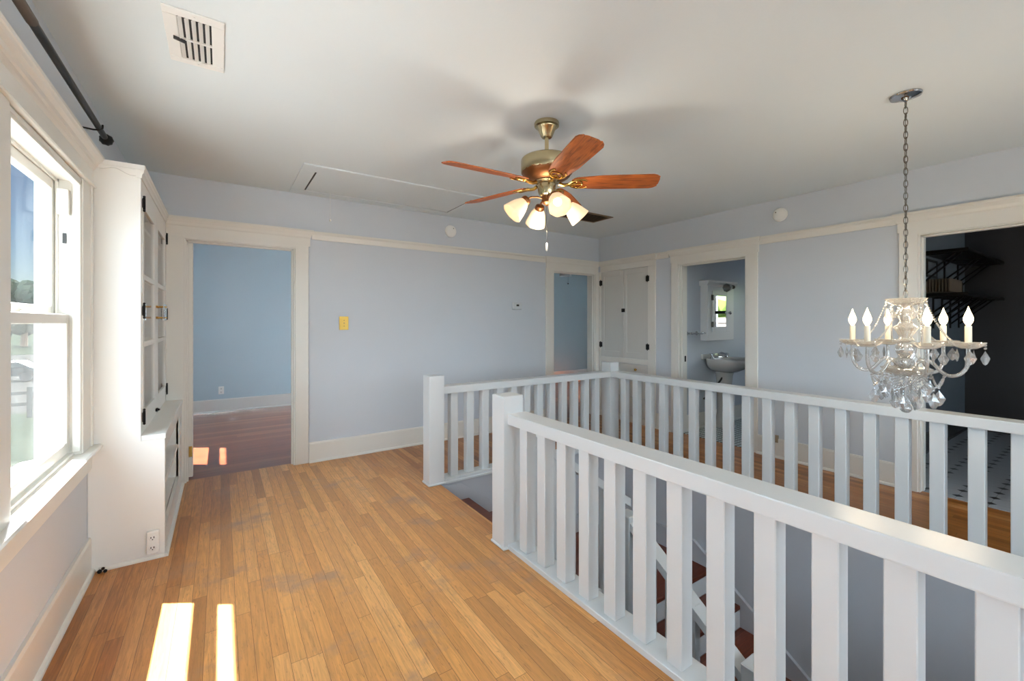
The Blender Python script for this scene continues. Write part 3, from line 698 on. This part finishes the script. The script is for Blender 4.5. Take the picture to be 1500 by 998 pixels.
# ------------------------------------------------------------------ chandelier
CX, CY = 3.02, .726
t = thing('chandelier', (CX, CY, C), 'crystal chandelier with six lit candle bulbs hanging on a long chain', 'chandelier')
MB().lathe([(.02, C), (.066, C), (.068, C-.006), (.064, C-.012), (.040, C-.020), (.018, C-.026), (.010, C-.034), (.004, C-.040)], (CX, CY, 0), 36).build('ceiling_canopy', 'chrome', t, 35)
ch = MB(); zt_, zb_ = C-.035, 1.475; n = 32; pit = (zt_-zb_)/n
for i in range(n):
    zc = zt_-pit*(i+.5); a = PI/2*(i % 2)+.6; h = pit*.66; w = .0085; pts = []
    for q in range(14):
        th = 2*PI*q/14; x = w*math.cos(th); z = h*math.sin(th)
        pts.append((CX+x*math.cos(a), CY+x*math.sin(a), zc+z))
    ch.tube(pts, .0022, 5, closed=True)
ch.tube([(CX+.004, CY, C-.03), (CX-.003, CY+.003, 2.2), (CX+.003, CY, 1.8), (CX, CY, 1.47)], .0014, 5)
ch.build('chain', 'nickel', t, 60)
def dish(b, c, r, h, n=32, flute=.05, nf=8):
    return b.lathe([(.012, -h*.6), (r*.45, -h*.75), (r*.8, -h*.35), (r, h*.25), (r*.985, h*.30), (r*.78, -h*.15), (r*.42, -h*.5), (.012, -h*.35)], c, n, flute=flute, nf=nf)
dish(MB(), (CX, CY, 1.455), .085, .035).build('top_dish', 'frost', t, 50)
MB().lathe([(.012, 1.44), (.020, 1.43), (.014, 1.415), (.020, 1.40), (.030, 1.375), (.022, 1.345), (.034, 1.325), (.052, 1.312), (.036, 1.285), (.024, 1.262), (.030, 1.250), (.036, 1.244), (.020, 1.238)], (CX, CY, 0), 24, flute=.06, nf=8).build('column', 'frost', t, 50)
MB().lathe([(.008, 1.24), (.024, 1.236), (.040, 1.215), (.044, 1.195), (.040, 1.175), (.022, 1.156), (.012, 1.150)], (CX, CY, 0), 24).build('ball', 'crystal', t, 60)
MB().lathe([(.012, 1.152), (.034, 1.146), (.040, 1.128), (.030, 1.10), (.040, 1.092), (.048, 1.085), (.012, 1.075)], (CX, CY, 0), 24, flute=.05, nf=6).build('arm_hub', 'crystal', t, 50)
dish(MB(), (CX, CY, 1.085), .105, .04).build('bowl', 'frost', t, 50)
MB().lathe([(.008, 1.07), (.014, 1.05), (.010, 1.03), (.016, .99), (.010, .95), (.014, .93), (.008, .905)], (CX, CY, 0), 16).build('stem', 'crystal', t, 50)
MB().ball((CX, CY, .882), .026, 2).build('bottom_ball', 'crystal', t, 60)
def pend(b, x, y, z, s, rot, beads=2):
    for i in range(beads): b.ball((x, y, z-.008-.015*i), .0068)
    zt = z-.004-.015*beads; pts = [(0, zt), (.024*s, zt-.040*s), (.012*s, zt-.066*s), (0, zt-.074*s), (-.012*s, zt-.066*s), (-.024*s, zt-.040*s)]
    c, q = math.cos(rot), math.sin(rot)
    A = [b.bm.verts.new((x+u*c, y+u*q, w)) for u, w in pts]
    f = [b.bm.verts.new((x-e*q*.0075*s, y+e*c*.0075*s, zt-.036*s)) for e in (-1, 1)]
    fs = []
    for v in f:
        for i in range(6): fs.append(b.bm.faces.new((A[i], A[(i+1) % 6], v)))
    bmesh.ops.recalc_face_normals(b.bm, faces=fs); return b
def strand(b, p, q, sag, r=.0065):
    p, q = Vector(p), Vector(q); L_ = (q-p).length+sag*1.2; n_ = max(4, int(L_/(r*2.1)))
    for i in range(n_+1):
        u = i/n_; c = p.lerp(q, u); c.z -= sag*4*u*(1-u); b.ball(c, r)
    return b
R = .23
for kk in range(6):
    a = math.radians(33+60*kk); ca, sa = math.cos(a), math.sin(a)
    def at(r, z): return (CX+ca*r, CY+sa*r, z)
    pts = [at(.03, 1.105), at(.055, 1.135), at(.085, 1.142), at(.11, 1.122), at(.135, 1.088), at(.165, 1.070), at(.20, 1.080), at(.224, 1.115), at(R, 1.16), at(R, 1.215)]
    sm = []
    for i in range(len(pts)-1):
        p0, p1, p2, p3 = (Vector(pts[max(i-1, 0)]), Vector(pts[i]), Vector(pts[i+1]), Vector(pts[min(i+2, len(pts)-1)]))
        for u in (0, .33, .66): sm.append(.5*((2*p1)+(p2-p0)*u+(2*p0-5*p1+4*p2-p3)*u*u+(3*p1-p0-3*p2+p3)*u**3))
    sm.append(Vector(pts[-1]))
    arm = MB().tube(sm, .0085, 10).build('arm', 'crystal', t, 60)
    dish(MB(), at(R, 1.232), .062, .030, 28, .05, 10).build('bobeche', 'frost', arm, 50)
    MB().lathe([(.012, 1.226), (.0135, 1.232), (.013, 1.318), (.012, 1.321), (.002, 1.321)], (CX+ca*R, CY+sa*R, 0), 16).build('candle_sleeve', 'candle', arm, 50)
    MB().lathe([(.006, 1.319), (.008, 1.326), (.0145, 1.337), (.0185, 1.350), (.018, 1.362), (.0125, 1.380), (.0065, 1.396), (.0025, 1.410), (.0005, 1.416)], (CX+ca*R, CY+sa*R, 0), 16).build('bulb', 'bulb', arm, 60)
    for j, da in enumerate((-1, 1, 0)):
        aa = a+da*1.35 if da else a; rr = .056
        pend(MB(), CX+ca*R+math.cos(aa)*rr, CY+sa*R+math.sin(aa)*rr, 1.236, .95, a+.8*da+kk, 2).build('crystal_pendant', 'crystal', t)
    a2 = a+PI/6; c2, s2 = math.cos(a2), math.sin(a2)
    b2 = MB(); strand(b2, (CX+c2*.08, CY+s2*.08, 1.455), (CX+ca*.175, CY+sa*.175, 1.245), .03, .0055); b2.build('bead_strand', 'crystal', t)
    b3 = MB(); strand(b3, (CX+ca*.150, CY+sa*.150, 1.08), (CX+math.cos(a+PI/3)*.150, CY+math.sin(a+PI/3)*.150, 1.08), .075, .0065); b3.build('bead_strand', 'crystal', t)
    pend(MB(), CX+c2*.135, CY+s2*.135, 1.005, 1.15, a2, 1).build('crystal_pendant', 'crystal', t)
    pend(MB(), CX+c2*.10, CY+s2*.10, 1.085, 1.0, a2+.5, 3).build('crystal_pendant', 'crystal', t)
    pend(MB(), CX+ca*.082, CY+sa*.082, 1.075, 1.0, a+.9, 5).build('crystal_pendant', 'crystal', t)
    pend(MB(), CX+c2*.045, CY+s2*.045, 1.06, 1.0, a2-.5, 7).build('crystal_pendant', 'crystal', t)
    pend(MB(), CX+ca*.080, CY+sa*.080, 1.455, .9, a+1.2, 2).build('crystal_pendant', 'crystal', t)

# ------------------------------------------------------------------ curtain rod
t = thing('curtain_rod', (-.51, 2, 2.32), 'dark bronze curtain rod with round finial above the window', 'curtain rod')
MB().cyl((-.51, .55, 2.32), (-.51, 3.10, 2.32), .0135, 14).build('pole', 'rod', t, 40)
MB().lathe([(.013, 0), (.017, .004), (.012, .012), (.018, .018), (.027, .030), (.030, .044), (.026, .060), (.014, .070), (.002, .072)], (-.51, 3.095, 2.32), 18, Matrix.Rotation(-PI/2, 3, 'X'), flute=.05, nf=9).build('finial', 'rod', t, 60)
for y in (2.955, .9):
    MB().tube([(XL+.002, y, 2.285), (XL+.02, y, 2.305), (-.53, y, 2.303), (-.512, y, 2.305), (-.494, y, 2.318), (-.494, y, 2.334)], .0045, 8).box(XL, XL+.006, y-.010, y+.010, 2.25, 2.31, .002).build('bracket', 'iron', t)
MB().cyl((-.51, 1.86, 2.32), (-.51, 2.04, 2.32), .0155, 14).build('joint_sleeve', 'rack', t, 40)
MB().lathe([(.013, 0), (.019, .006), (.022, .02), (.019, .034), (.013, .04)], (-.51, 1.83, 2.32), 16, Matrix.Rotation(-PI/2, 3, 'X')).box(-.52, -.50, 1.86, 1.872, 2.325, 2.36).tube([(XL+.002, 1.85, 2.285), (XL+.03, 1.85, 2.303), (-.51, 1.85, 2.303)], .006, 8).build('bracket', 'iron', t, 50)

# ------------------------------------------------------------------ small fittings
def ceiling_register(name, x0, x1, y0, y1, fr, nsl, m, lb, grp=None, mid=True, axis='y', cavity='dark'):
    t = thing(name, ((x0+x1)/2, (y0+y1)/2, C), lb, 'air vent', grp)
    f = MB(); z0 = C-.008; f.box(x0, x1, y0, y0+fr, z0, C-.0005, .002).box(x0, x1, y1-fr, y1, z0, C-.0005, .002).box(x0, x0+fr, y0+fr, y1-fr, z0, C-.0005, .002).box(x1-fr, x1, y0+fr, y1-fr, z0, C-.0005, .002)
    if mid:
        f.box(x0+fr, x1-fr, (y0+y1)/2-.006, (y0+y1)/2+.006, z0, z0+.006)
    for q in ((x0+x1)/2,): f.cyl((q, y0+fr/2, z0-.002), (q, y0+fr/2, z0+.003), .005, 8).cyl((q, y1-fr/2, z0-.002), (q, y1-fr/2, z0+.003), .005, 8)
    f.build('frame', m, t)
    MB().box(x0+fr*.9, x1-fr*.9, y0+fr*.9, y1-fr*.9, C-.0022, C-.0006).build('cavity', cavity, t)
    s = MB(); w = (x1-x0-2*fr) if axis == 'y' else (y1-y0-2*fr)
    for i in range(nsl):
        u = fr+w*(i+.5)/nsl
        if axis == 'y': s.prism([(x0+u-.010, C-.010), (x0+u-.0085, C-.010), (x0+u+.004, C-.0025), (x0+u+.0025, C-.0025)], 'y', y0+fr, y1-fr)
        else: s.prism([(y0+u-.008, C-.012), (y0+u-.0065, C-.012), (y0+u+.006, C-.0025), (y0+u+.0045, C-.0025)], 'x', x0+fr, x1-fr)
    s.build('louvres', m, t); return t
t = ceiling_register('ceiling_vent', -.19, .013, 2.09, 2.506, .045, 5, 'plastic', 'white ceiling air vent with open louvres above the window side of the floor')
MB().prism([(-.165, 2.285), (-.125, 2.30), (-.125, 2.306), (-.165, 2.290)], 'z', C-.022, C-.008).build('damper_lever', 'slot', t)
ceiling_register('ceiling_vent', 3.08, 3.74, 3.45, 3.775, .03, 9, 'vent', 'dark brown ceiling air vent behind the fan near the room corner', axis='x', mid=False)
t = thing('attic_hatch', (1.31, 4.0, C), 'white attic hatch panel with flat trim in the ceiling', 'attic hatch')
MB().box(.52, 2.105, 3.585, 3.735, C-.012, C-.0005, .002).box(.52, 2.105, 4.315, 4.425, C-.012, C-.0005, .002).box(.52, .625, 3.735, 4.315, C-.012, C-.0005, .002).box(2.06, 2.105, 3.735, 4.315, C-.012, C-.0005, .002).build('trim', 'ceil', t)
MB().box(.641, 2.046, 3.738, 4.299, C-.007, C-.0025, .001).build('panel', 'ceil', t)
MB().box(.623, 2.062, 3.736, 4.317, C-.0022, C-.0005).build('gap', 'slot', t)
pcd = MB().cyl((.845, 4.28, 2.30), (.845, 4.28, C-.007), .0012, 6).build('pull_cord', 'plastic', t)
MB().lathe([(.002, 2.302), (.009, 2.295), (.010, 2.285), (.002, 2.278)], (.845, 4.28, 0), 12).build('pull_knob', 'plastic', pcd, 50)
def detector(loc, axis, r, lb):
    t = thing('smoke_detector', loc, lb, 'smoke detector', None)
    m = Matrix.Rotation(PI/2, 3, 'X') if axis == 'y' else Matrix.Rotation(-PI/2, 3, 'Y')
    MB().lathe([(r*.6, .0), (r*.98, .001), (r, .006), (r*.97, .016), (r*.9, .022), (r*.86, .023), (r*.83, .021), (r*.80, .026), (r*.6, .033), (r*.2, .036), (.001, .036)], loc, 36, m).build('body', 'plastic', t, 40)
    q = Vector(loc)+m @ Vector((r*.35, r*.45, .034)); MB().ball(q, .006).build('test_button', 'slot', t)
detector((2.18, YB, 2.38), 'y', .070, 'round white smoke detector above the back wall picture rail')
detector((XR, 2.03, 2.395), 'x', .068, 'round white smoke detector on the wall above the bathroom door side')
t = thing('light_switch', (1.014, YB, 1.33), 'ornate gold switch plate on the lavender wall beside the bedroom doorway', 'light switch')
MB().box(.970, 1.058, YB-.006, YB, 1.262, 1.396, .003).box(.978, 1.050, YB-.008, YB-.006, 1.272, 1.386, .001).box(.984, 1.044, YB-.010, YB-.008, 1.280, 1.378, .001).build('plate', 'gold', t)
MB().box(1.009, 1.019, YB-.018, YB-.010, 1.322, 1.336, .002).build('toggle', 'beige', t)
MB().cyl((1.014, YB-.012, 1.358), (1.014, YB-.0095, 1.358), .0045, 8).cyl((1.014, YB-.012, 1.300), (1.014, YB-.0095, 1.300), .0045, 8).build('screws', 'slot', t)
t = thing('thermostat', (3.10, YB, 1.54), 'small white thermostat on the lavender wall near the corner doorway', 'thermostat')
MB().box(3.035, 3.17, YB-.026, YB, 1.497, 1.588, .006).build('body', 'thermo', t)
MB().box(3.085, 3.125, YB-.0275, YB-.0255, 1.540, 1.562).build('display', 'slot', t)
def outlet(loc, lb, mm='plastic', raised=0, wdt=.07, hgt=.115):
    x, y, z = loc; t = thing('electrical_outlet', loc, lb, 'outlet', None)
    b = MB().box(x-wdt/2, x+wdt/2, y-.006-raised, y, z-hgt/2, z+hgt/2, .004)
    for s in (-.026, .026): b.lathe([(.0165, 0), (.0165, .003), (.014, .004), (.001, .004)], (x, y-.006-raised, z+s*hgt/.115), 16, Matrix.Rotation(PI/2, 3, 'X'))
    b.build('plate', mm, t)
    sl = MB(); yy = y-.0105-raised
    for s in (-.026, .026):
        zc = z+s*hgt/.115
        sl.box(x-.009, x-.005, yy-.0006, yy, zc-.002, zc+.008).box(x+.004, x+.008, yy-.0006, yy, zc-.002, zc+.008); sl.cyl((x, yy, zc-.008), (x, yy-.0006, zc-.008), .003, 8)
    sl.build('slots', 'slot', t); return t
outlet((-.318, Y0, .098), 'white surface mounted outlet low on the side of the bookcase', raised=.02, wdt=.056, hgt=.125)
outlet((.004, 7.77, .32), 'white wall outlet on the blue bedroom wall')
t = thing('electrical_outlet', (XR, 2.10, .2), 'beige outlet plate just above the baseboard beside the bathroom doorway', 'outlet')
MB().box(XR-.024, XR, 2.045, 2.155, .150, .222, .004).build('plate', 'beige', t)
MB().box(XR-.0255, XR-.023, 2.07, 2.085, .175, .2).box(XR-.0255, XR-.023, 2.115, 2.13, .175, .2).build('slots', 'slot', t)
t = tag(MB().ball((-.535, 3.128, .012), .012, 1).ball((-.512, 3.124, .010), .010, 1).ball((-.522, 3.132, .022), .009, 1).build('pipe_stub', 'iron', None, 60, (-.53, 3.13, 0)), 'dark stub of pipe in the floor corner by bookcase and baseboard', 'pipe')

# ------------------------------------------------------------------ bathroom
t = thing('medicine_cabinet', (5.37, 3.2, 1.48), 'white medicine cabinet with mirror door above the bathroom sink', 'medicine cabinet')
MB().box(5.055, 5.66, 3.10, 3.20, 1.105, 1.80, .004).build('body', 'rail', t)
MB().prism([(3.20, 1.80), (3.095, 1.80), (3.085, 1.82), (3.065, 1.845), (3.06, 1.865), (3.20, 1.865)], 'x', 5.03, 5.69).build('crown', 'rail', t)
dr = MB().box(5.145, 5.20, 3.088, 3.10, 1.215, 1.735, .002).box(5.465, 5.545, 3.088, 3.10, 1.215, 1.735, .002).box(5.20, 5.465, 3.088, 3.10, 1.215, 1.28, .002).box(5.20, 5.465, 3.088, 3.10, 1.675, 1.735, .002).build('door', 'rail', t)
MB().box(5.20, 5.465, 3.093, 3.097, 1.28, 1.675).build('mirror', 'mirror', dr)
for z in (1.31, 1.65): MB().box(5.120, 5.158, 3.080, 3.090, z-.035, z+.035, .002).build('hinge', 'iron', dr)
MB().lathe([(.010, 0), (.012, .008), (.020, .016), (.022, .026), (.012, .034), (.001, .035)], (5.515, 3.088, 1.46), 16, Matrix.Rotation(PI/2, 3, 'X')).build('knob', 'chrome', dr, 50)
t = thing('vanity_light', (5.37, 3.1, 1.80), 'small unlit glass shade light fixed on the medicine cabinet crown', 'light')
MB().cyl((5.41, 3.0, 1.79), (5.47, 3.0, 1.79), .024, 14).cyl((5.44, 3.0, 1.79), (5.44, 3.088, 1.79), .012, 10).build('holder', 'iron', t, 50)
MB().lathe([(.022, 0), (.034, .02), (.046, .06), (.052, .10), (.050, .101), (.042, .06), (.030, .022), (.018, .003)], (5.41, 3.0, 1.79), 24, Matrix.Rotation(-PI/2-.15, 3, 'Y'), flute=.06, nf=8).build('lamp_shade', 'greyshade', t, 50)
t = thing('bathroom_sink', (5.36, 3.0, 0), 'grey white pedestal sink with chrome taps below the medicine cabinet', 'sink')
def oval(z, hx, y0, y1, p=3.2, n=36):
    r = []
    for i in range(n):
        a = 2*PI*i/n; c, s = math.cos(a), math.sin(a)
        x = hx*math.copysign(abs(c)**(2/p), c); y = (y1-y0)/2*math.copysign(abs(s)**(2/p), s)
        r.append((5.36+x, (y0+y1)/2+y, z))
    return r
MB().rings([oval(.70, .10, 2.92, 3.16), oval(.735, .20, 2.86, 3.19), oval(.775, .275, 2.79, 3.195), oval(.82, .318, 2.73, 3.195), oval(.865, .33, 2.715, 3.195), oval(.878, .325, 2.72, 3.195), oval(.876, .30, 2.745, 3.10, 2.6), oval(.84, .27, 2.77, 3.07, 2.4), oval(.79, .20, 2.83, 3.04, 2.2), oval(.775, .06, 2.90, 2.98, 2)]).build('basin', 'porc', t, 50)
MB().box(5.06, 5.66, 3.165, 3.199, .86, .93, .012, 2).build('backsplash', 'porc', t)
MB().lathe([(.13, 0), (.13, .03), (.10, .06), (.085, .2), (.085, .5), (.10, .66), (.12, .72)], (5.36, 3.06, 0), 28).build('pedestal', 'porc', t, 50)
tp = MB()
for x in (5.20, 5.52): tp.lathe([(.024, .876), (.022, .89), (.012, .90), (.012, .925), (.004, .93)], (x, 3.13, 0), 14); tp.box(x-.035, x+.035, 3.124, 3.136, .925, .936, .003).box(x-.006, x+.006, 3.095, 3.165, .925, .936, .003)
tp.tube([(5.36, 3.13, .876), (5.36, 3.13, .93), (5.36, 3.10, .945), (5.36, 3.04, .93), (5.36, 3.02, .915)], .012, 10); tp.box(5.20, 5.52, 3.118, 3.142, .880, .895, .004)
tp.build('taps', 'chrome', t, 50)
MB().tube([(5.30, 3.02, .70), (5.26, 3.05, .60), (5.12, 3.13, .42), (5.08, 3.17, .36)], .012, 8).build('waste_pipe', 'iron', t)
t = thing('towel_bar', (4.9, 3.2, 1.2), 'chrome towel bar on the bathroom wall beside the medicine cabinet', 'towel bar')
MB().cyl((4.74, 3.13, 1.20), (5.05, 3.13, 1.20), .010, 12).build('bar', 'chrome', t, 50)
for x in (4.76, 4.97): MB().lathe([(.028, 0), (.026, .008), (.012, .014), (.012, .07), (.016, .078), (.001, .08)], (x, 3.2, 1.20), 16, Matrix.Rotation(PI/2, 3, 'X')).build('post', 'chrome', t, 50)

# ------------------------------------------------------------------ small back room lamp
t = thing('ceiling_light', (4.80, 5.5, C), 'unlit bell glass ceiling light seen through the corner doorway', 'ceiling light')
MB().lathe([(.06, C), (.065, C-.015), (.02, C-.03), (.012, C-.04), (.012, 2.34), (.022, 2.32), (.022, 2.29), (.010, 2.285)], (4.76, 5.5, 0), 20).tube([(4.76, 5.5, 2.30), (4.70, 5.5, 2.26), (4.66, 5.5, 2.22)], .016, 8).build('stem', 'iron', t, 40)
MB().lathe([(.03, 2.30), (.05, 2.27), (.075, 2.22), (.095, 2.15), (.102, 2.11), (.098, 2.11), (.088, 2.15), (.068, 2.22), (.045, 2.265), (.02, 2.295)], (4.80, 5.5, 0), 28).build('lamp_shade', 'coldshade', t, 50)
MB().cyl((4.86, 5.5, 2.0), (4.86, 5.5, 2.29), .0015, 6).ball((4.86, 5.5, 1.99), .012).build('pull_chain', 'iron', t)

# ------------------------------------------------------------------ kitchen
def kshelf(z, lb, xs):
    t = thing('wall_shelf', (6.84, 1.13, z), lb, 'shelf')
    MB().box(5.93, 7.748, .97, 1.298, z-.03, z, .003).build('board', 'iron', t)
    for x in xs:
        b = MB().box(x-.012, x+.012, 1.284, 1.298, z-.36, z-.03, .002).box(x-.012, x+.012, 1.0, 1.298, z-.042, z-.03, .002)
        for d in (0, .07): b.tube([(x, 1.02+d*.6, z-.042), (x, 1.287, z-.31+d)], .009, 6)
        b.build('bracket', 'iron', t)
kshelf(2.06, 'upper black kitchen wall shelf on diagonal iron brackets', (5.955, 6.75, 7.35))
kshelf(1.63, 'lower black kitchen wall shelf on diagonal iron brackets', (5.75+.25, 6.3, 6.65, 7.0, 7.4))
t = thing('dish_rack', (6.25, 1.2, 1.63), 'brown slatted rack standing on the lower kitchen shelf', 'rack')
MB().box(5.95, 6.5, 1.10, 1.282, 1.632, 1.646, .002).box(6.46, 6.48, 1.10, 1.282, 1.646, 1.76).build('tray', 'rack', t)
for i in range(8):
    y = 1.108+.0235*i; MB().box(5.96, 6.46, y-.004, y+.004, 1.646, 1.775, .001).build('slat', 'vent', t)
t = thing('wall_picture', (6.35, 1.3, 1.9), 'small black framed dark picture on the kitchen wall between the shelves', 'picture')
MB().box(6.06, 6.44, 1.285, 1.299, 1.81, 1.835, .002).box(6.06, 6.44, 1.285, 1.299, 1.975, 2.0, .002).box(6.06, 6.085, 1.285, 1.299, 1.835, 1.975).box(6.415, 6.44, 1.285, 1.299, 1.835, 1.975).build('frame', 'slot', t)
MB().box(6.085, 6.415, 1.292, 1.298, 1.835, 1.975).build('canvas', 'kitp', t)

# ------------------------------------------------------------------ outside
GZ = -3.0
struct(MB().box(-260, -12, -120, 14, GZ-.2, GZ).box(-260, -.8, 15.5, 30, GZ-.2, GZ).box(-260, -.8, 84, 300, GZ-.2, GZ).build('lawn', 'lawn'), 'green lawn below the window', 'lawn')
struct(MB().box(-12, -.8, -60, 15.5, GZ-.2, GZ+.01).build('bounce_paving', 'drive'), 'pale paved strip added along the house to bounce light indoors', 'bounce_paving')  # paving added and kept pale, to bounce sunlight onto the ceiling
struct(MB().box(-260, -.8, 30, 84, GZ-.22, GZ-.02).build('street', 'road'), 'pale street beyond the lawn outside the window', 'street')
struct(MB().box(-.8, 200, -120, -2.7, GZ-.2, GZ).build('ground_front', 'drive'), 'pale paved ground in front of the house', 'ground')
struct(MB().box(8.2, 200, -2.7, 300, GZ-.2, GZ).build('ground_side', 'road'), 'pale paved ground beside the house', 'ground')
t = thing('garden_fence', (-8, 28.6, GZ), 'pale post and rail fence at the edge of the lawn', 'fence')
for z in (.55, 1.05): MB().box(-16, -1.5, 28.57, 28.63, GZ+z, GZ+z+.14).build('rail', 'fence', t)
for x in (-15, -12.4, -9.8, -7.2, -4.6, -2.0): MB().box(x-.09, x+.09, 28.48, 28.57, GZ, GZ+1.4).build('post', 'fence', t)
def car(x, y, m, lb):
    t = thing('parked_car', (x, y, GZ), lb, 'car')
    pr = [(-2.1, .35), (-2.1, .75), (-1.9, .9), (-1.0, .98), (-.45, 1.42), (.95, 1.45), (1.6, 1.0), (2.1, .9), (2.15, .4)]
    MB().prism([(x+p, GZ+q) for p, q in pr], 'y', y-.85, y+.85, .06).build('body', m, t)
    MB().prism([(x+p, GZ+q) for p, q in ((-.88, 1.0), (-.42, 1.36), (.9, 1.38), (1.4, 1.02))], 'y', y-.87, y+.87).build('window_band', 'carg', t)
    for sx in (-1.35, 1.35):
        for sy in (-.8, .8):
            MB().cyl((x+sx, y+sy-.1, GZ+.32), (x+sx, y+sy+.1, GZ+.32), .32, 18).build('wheel', 'tyre', t)
car(-13.2, 47, 'carp', 'grey parked car on the street outside the window')
car(-24.5, 84-4, 'carw', 'pale parked car on the far side of the street')
def tree(x, y, h, r, m, lb, kind='tree'):
    t = thing(kind, (x, y, GZ), lb, 'tree'); b = MB(); rnd = random.Random(int(abs(x*7+y)))
    for i in range(46):
        a = rnd.uniform(0, 2*PI); e = rnd.uniform(-.9, 1.0); q = r*rnd.uniform(.45, 1)*math.sqrt(max(0, 1-e*e*.8))
        b.ball((x+q*math.cos(a), y+q*math.sin(a), GZ+h*.62+e*h*.36), r*rnd.uniform(.22, .40), 2)
    bm = b.bm
    for v in bm.verts: v.co += Vector((rnd.uniform(-1, 1), rnd.uniform(-1, 1), rnd.uniform(-1, 1)))*r*.05
    b.build('crown', m, t)
    MB().tube([(x, y, GZ), (x+.1, y, GZ+h*.3), (x, y, GZ+h*.6)], [r*.09, r*.07, r*.04], 10).build('trunk', 'bark', t)
tree(-29, 112, 10.5, 5.5, 'leaf', 'leafy tree top showing above the lower window sash')
tree(-46, 128, 8.0, 5.0, 'leaf', 'broad tree across the street further from the house')
tree(-15, 122, 7.0, 4.0, 'leaf', 'low round tree across the street nearer the house')
# the neighbouring house wall and shrub that the bathroom mirror shows through its window
t = thing('neighbour_house', (13, 1.5, GZ), 'pale clapboard house wall outside the bathroom window', 'house')
nb = MB().box(13.0, 16, -6, 9, GZ, 1.45)
for i in range(28): nb.prism([(13.0, GZ+.16*i), (12.975, GZ+.16*i), (13.0, GZ+.16*(i+1))], 'y', -6, 9)
nb.build('wall', 'siding', t)
tree(18.6, .8, 6.6, 2.2, 'leaf2', 'bright green shrub tree behind the clapboard house wall')
tree(18.8, -4.6, 6.6, 2.2, 'leaf2', 'bright green tree beyond the end of the clapboard wall')

# ------------------------------------------------------------------ light
w = bpy.data.worlds.new('sky'); S.world = w; w.use_nodes = True
nt = w.node_tree; bg = nt.nodes['Background']; sky = nt.nodes.new('ShaderNodeTexSky')
sky.sky_type = 'NISHITA'; sky.sun_disc = False; sky.sun_elevation = math.radians(60); sky.sun_rotation = math.radians(200)
sky.air_density = 1.0; sky.dust_density = .2; sky.ozone_density = 4
nt.links.new(sky.outputs[0], bg.inputs['Color']); bg.inputs['Strength'].default_value = .10
def sun(name, d, strength, angle, col):
    l = bpy.data.lights.new(name, 'SUN'); l.energy = strength; l.angle = math.radians(angle); l.color = col
    o = bpy.data.objects.new(name, l); COL.objects.link(o); o.rotation_euler = Vector(d).to_track_quat('-Z', 'Y').to_euler(); return o
sun('sun', (1, -.66, -2.27), 60, .5, (1, .99, .98))
sun('fill_sun_window_side', (1, .12, -.18), 14.5, 110, (.68, .86, 1))  # broad sun lamp added as interior fill, stronger than the visible sky
sun('fill_sun_front_side', (.15, 1, -.18), 18, 110, (.72, .88, 1))  # added fill through the unseen front windows
sun('fill_sun_garden_side', (-1, .2, -.25), 30, 110, (.88, .94, 1))  # added fill through the bathroom window
sun('fill_sun_rear_side', (-.05, -1, -.2), 85, 34, (.90, .95, 1))  # added fill for the back rooms through their rear windows
def point(name, loc, e, col, r=.03):
    l = bpy.data.lights.new(name, 'POINT'); l.energy = e; l.color = col; l.shadow_soft_size = r
    o = bpy.data.objects.new(name, l); COL.objects.link(o); o.location = loc; return o
point('fan_lamp', (FX, FY, 1.90), 9.0, (1, .88, .72), .06)
for kk in range(6):
    a = math.radians(33+60*kk); point('candle_lamp', (CX+math.cos(a)*R, CY+math.sin(a)*R, 1.44), 2.2, (1, .80, .54), .02)

# ------------------------------------------------------------------ camera
cd = bpy.data.cameras.new('camera'); cam = bpy.data.objects.new('camera', cd); COL.objects.link(cam)
cam.location = (0, 0, 1.34); cam.rotation_euler = (PI/2, 0, -math.radians(34.05))
cd.sensor_width = 36; cd.lens = 36*631/1500; cd.shift_y = -27/1500; cd.clip_start = .02; cd.clip_end = 1000
S.camera = cam
S.view_settings.view_transform = 'Standard'; S.view_settings.look = 'None'
S.view_settings.exposure = -.02; S.view_settings.gamma = 1; S.view_settings.use_curve_mapping = False
S.cycles.use_denoising = True
S.cycles.max_bounces = 14; S.cycles.diffuse_bounces = 8; S.cycles.glossy_bounces = 6; S.cycles.transmission_bounces = 10; S.cycles.transparent_max_bounces = 24
S.cycles.sample_clamp_indirect = 6
S.cycles.caustics_reflective = False; S.cycles.caustics_refractive = False
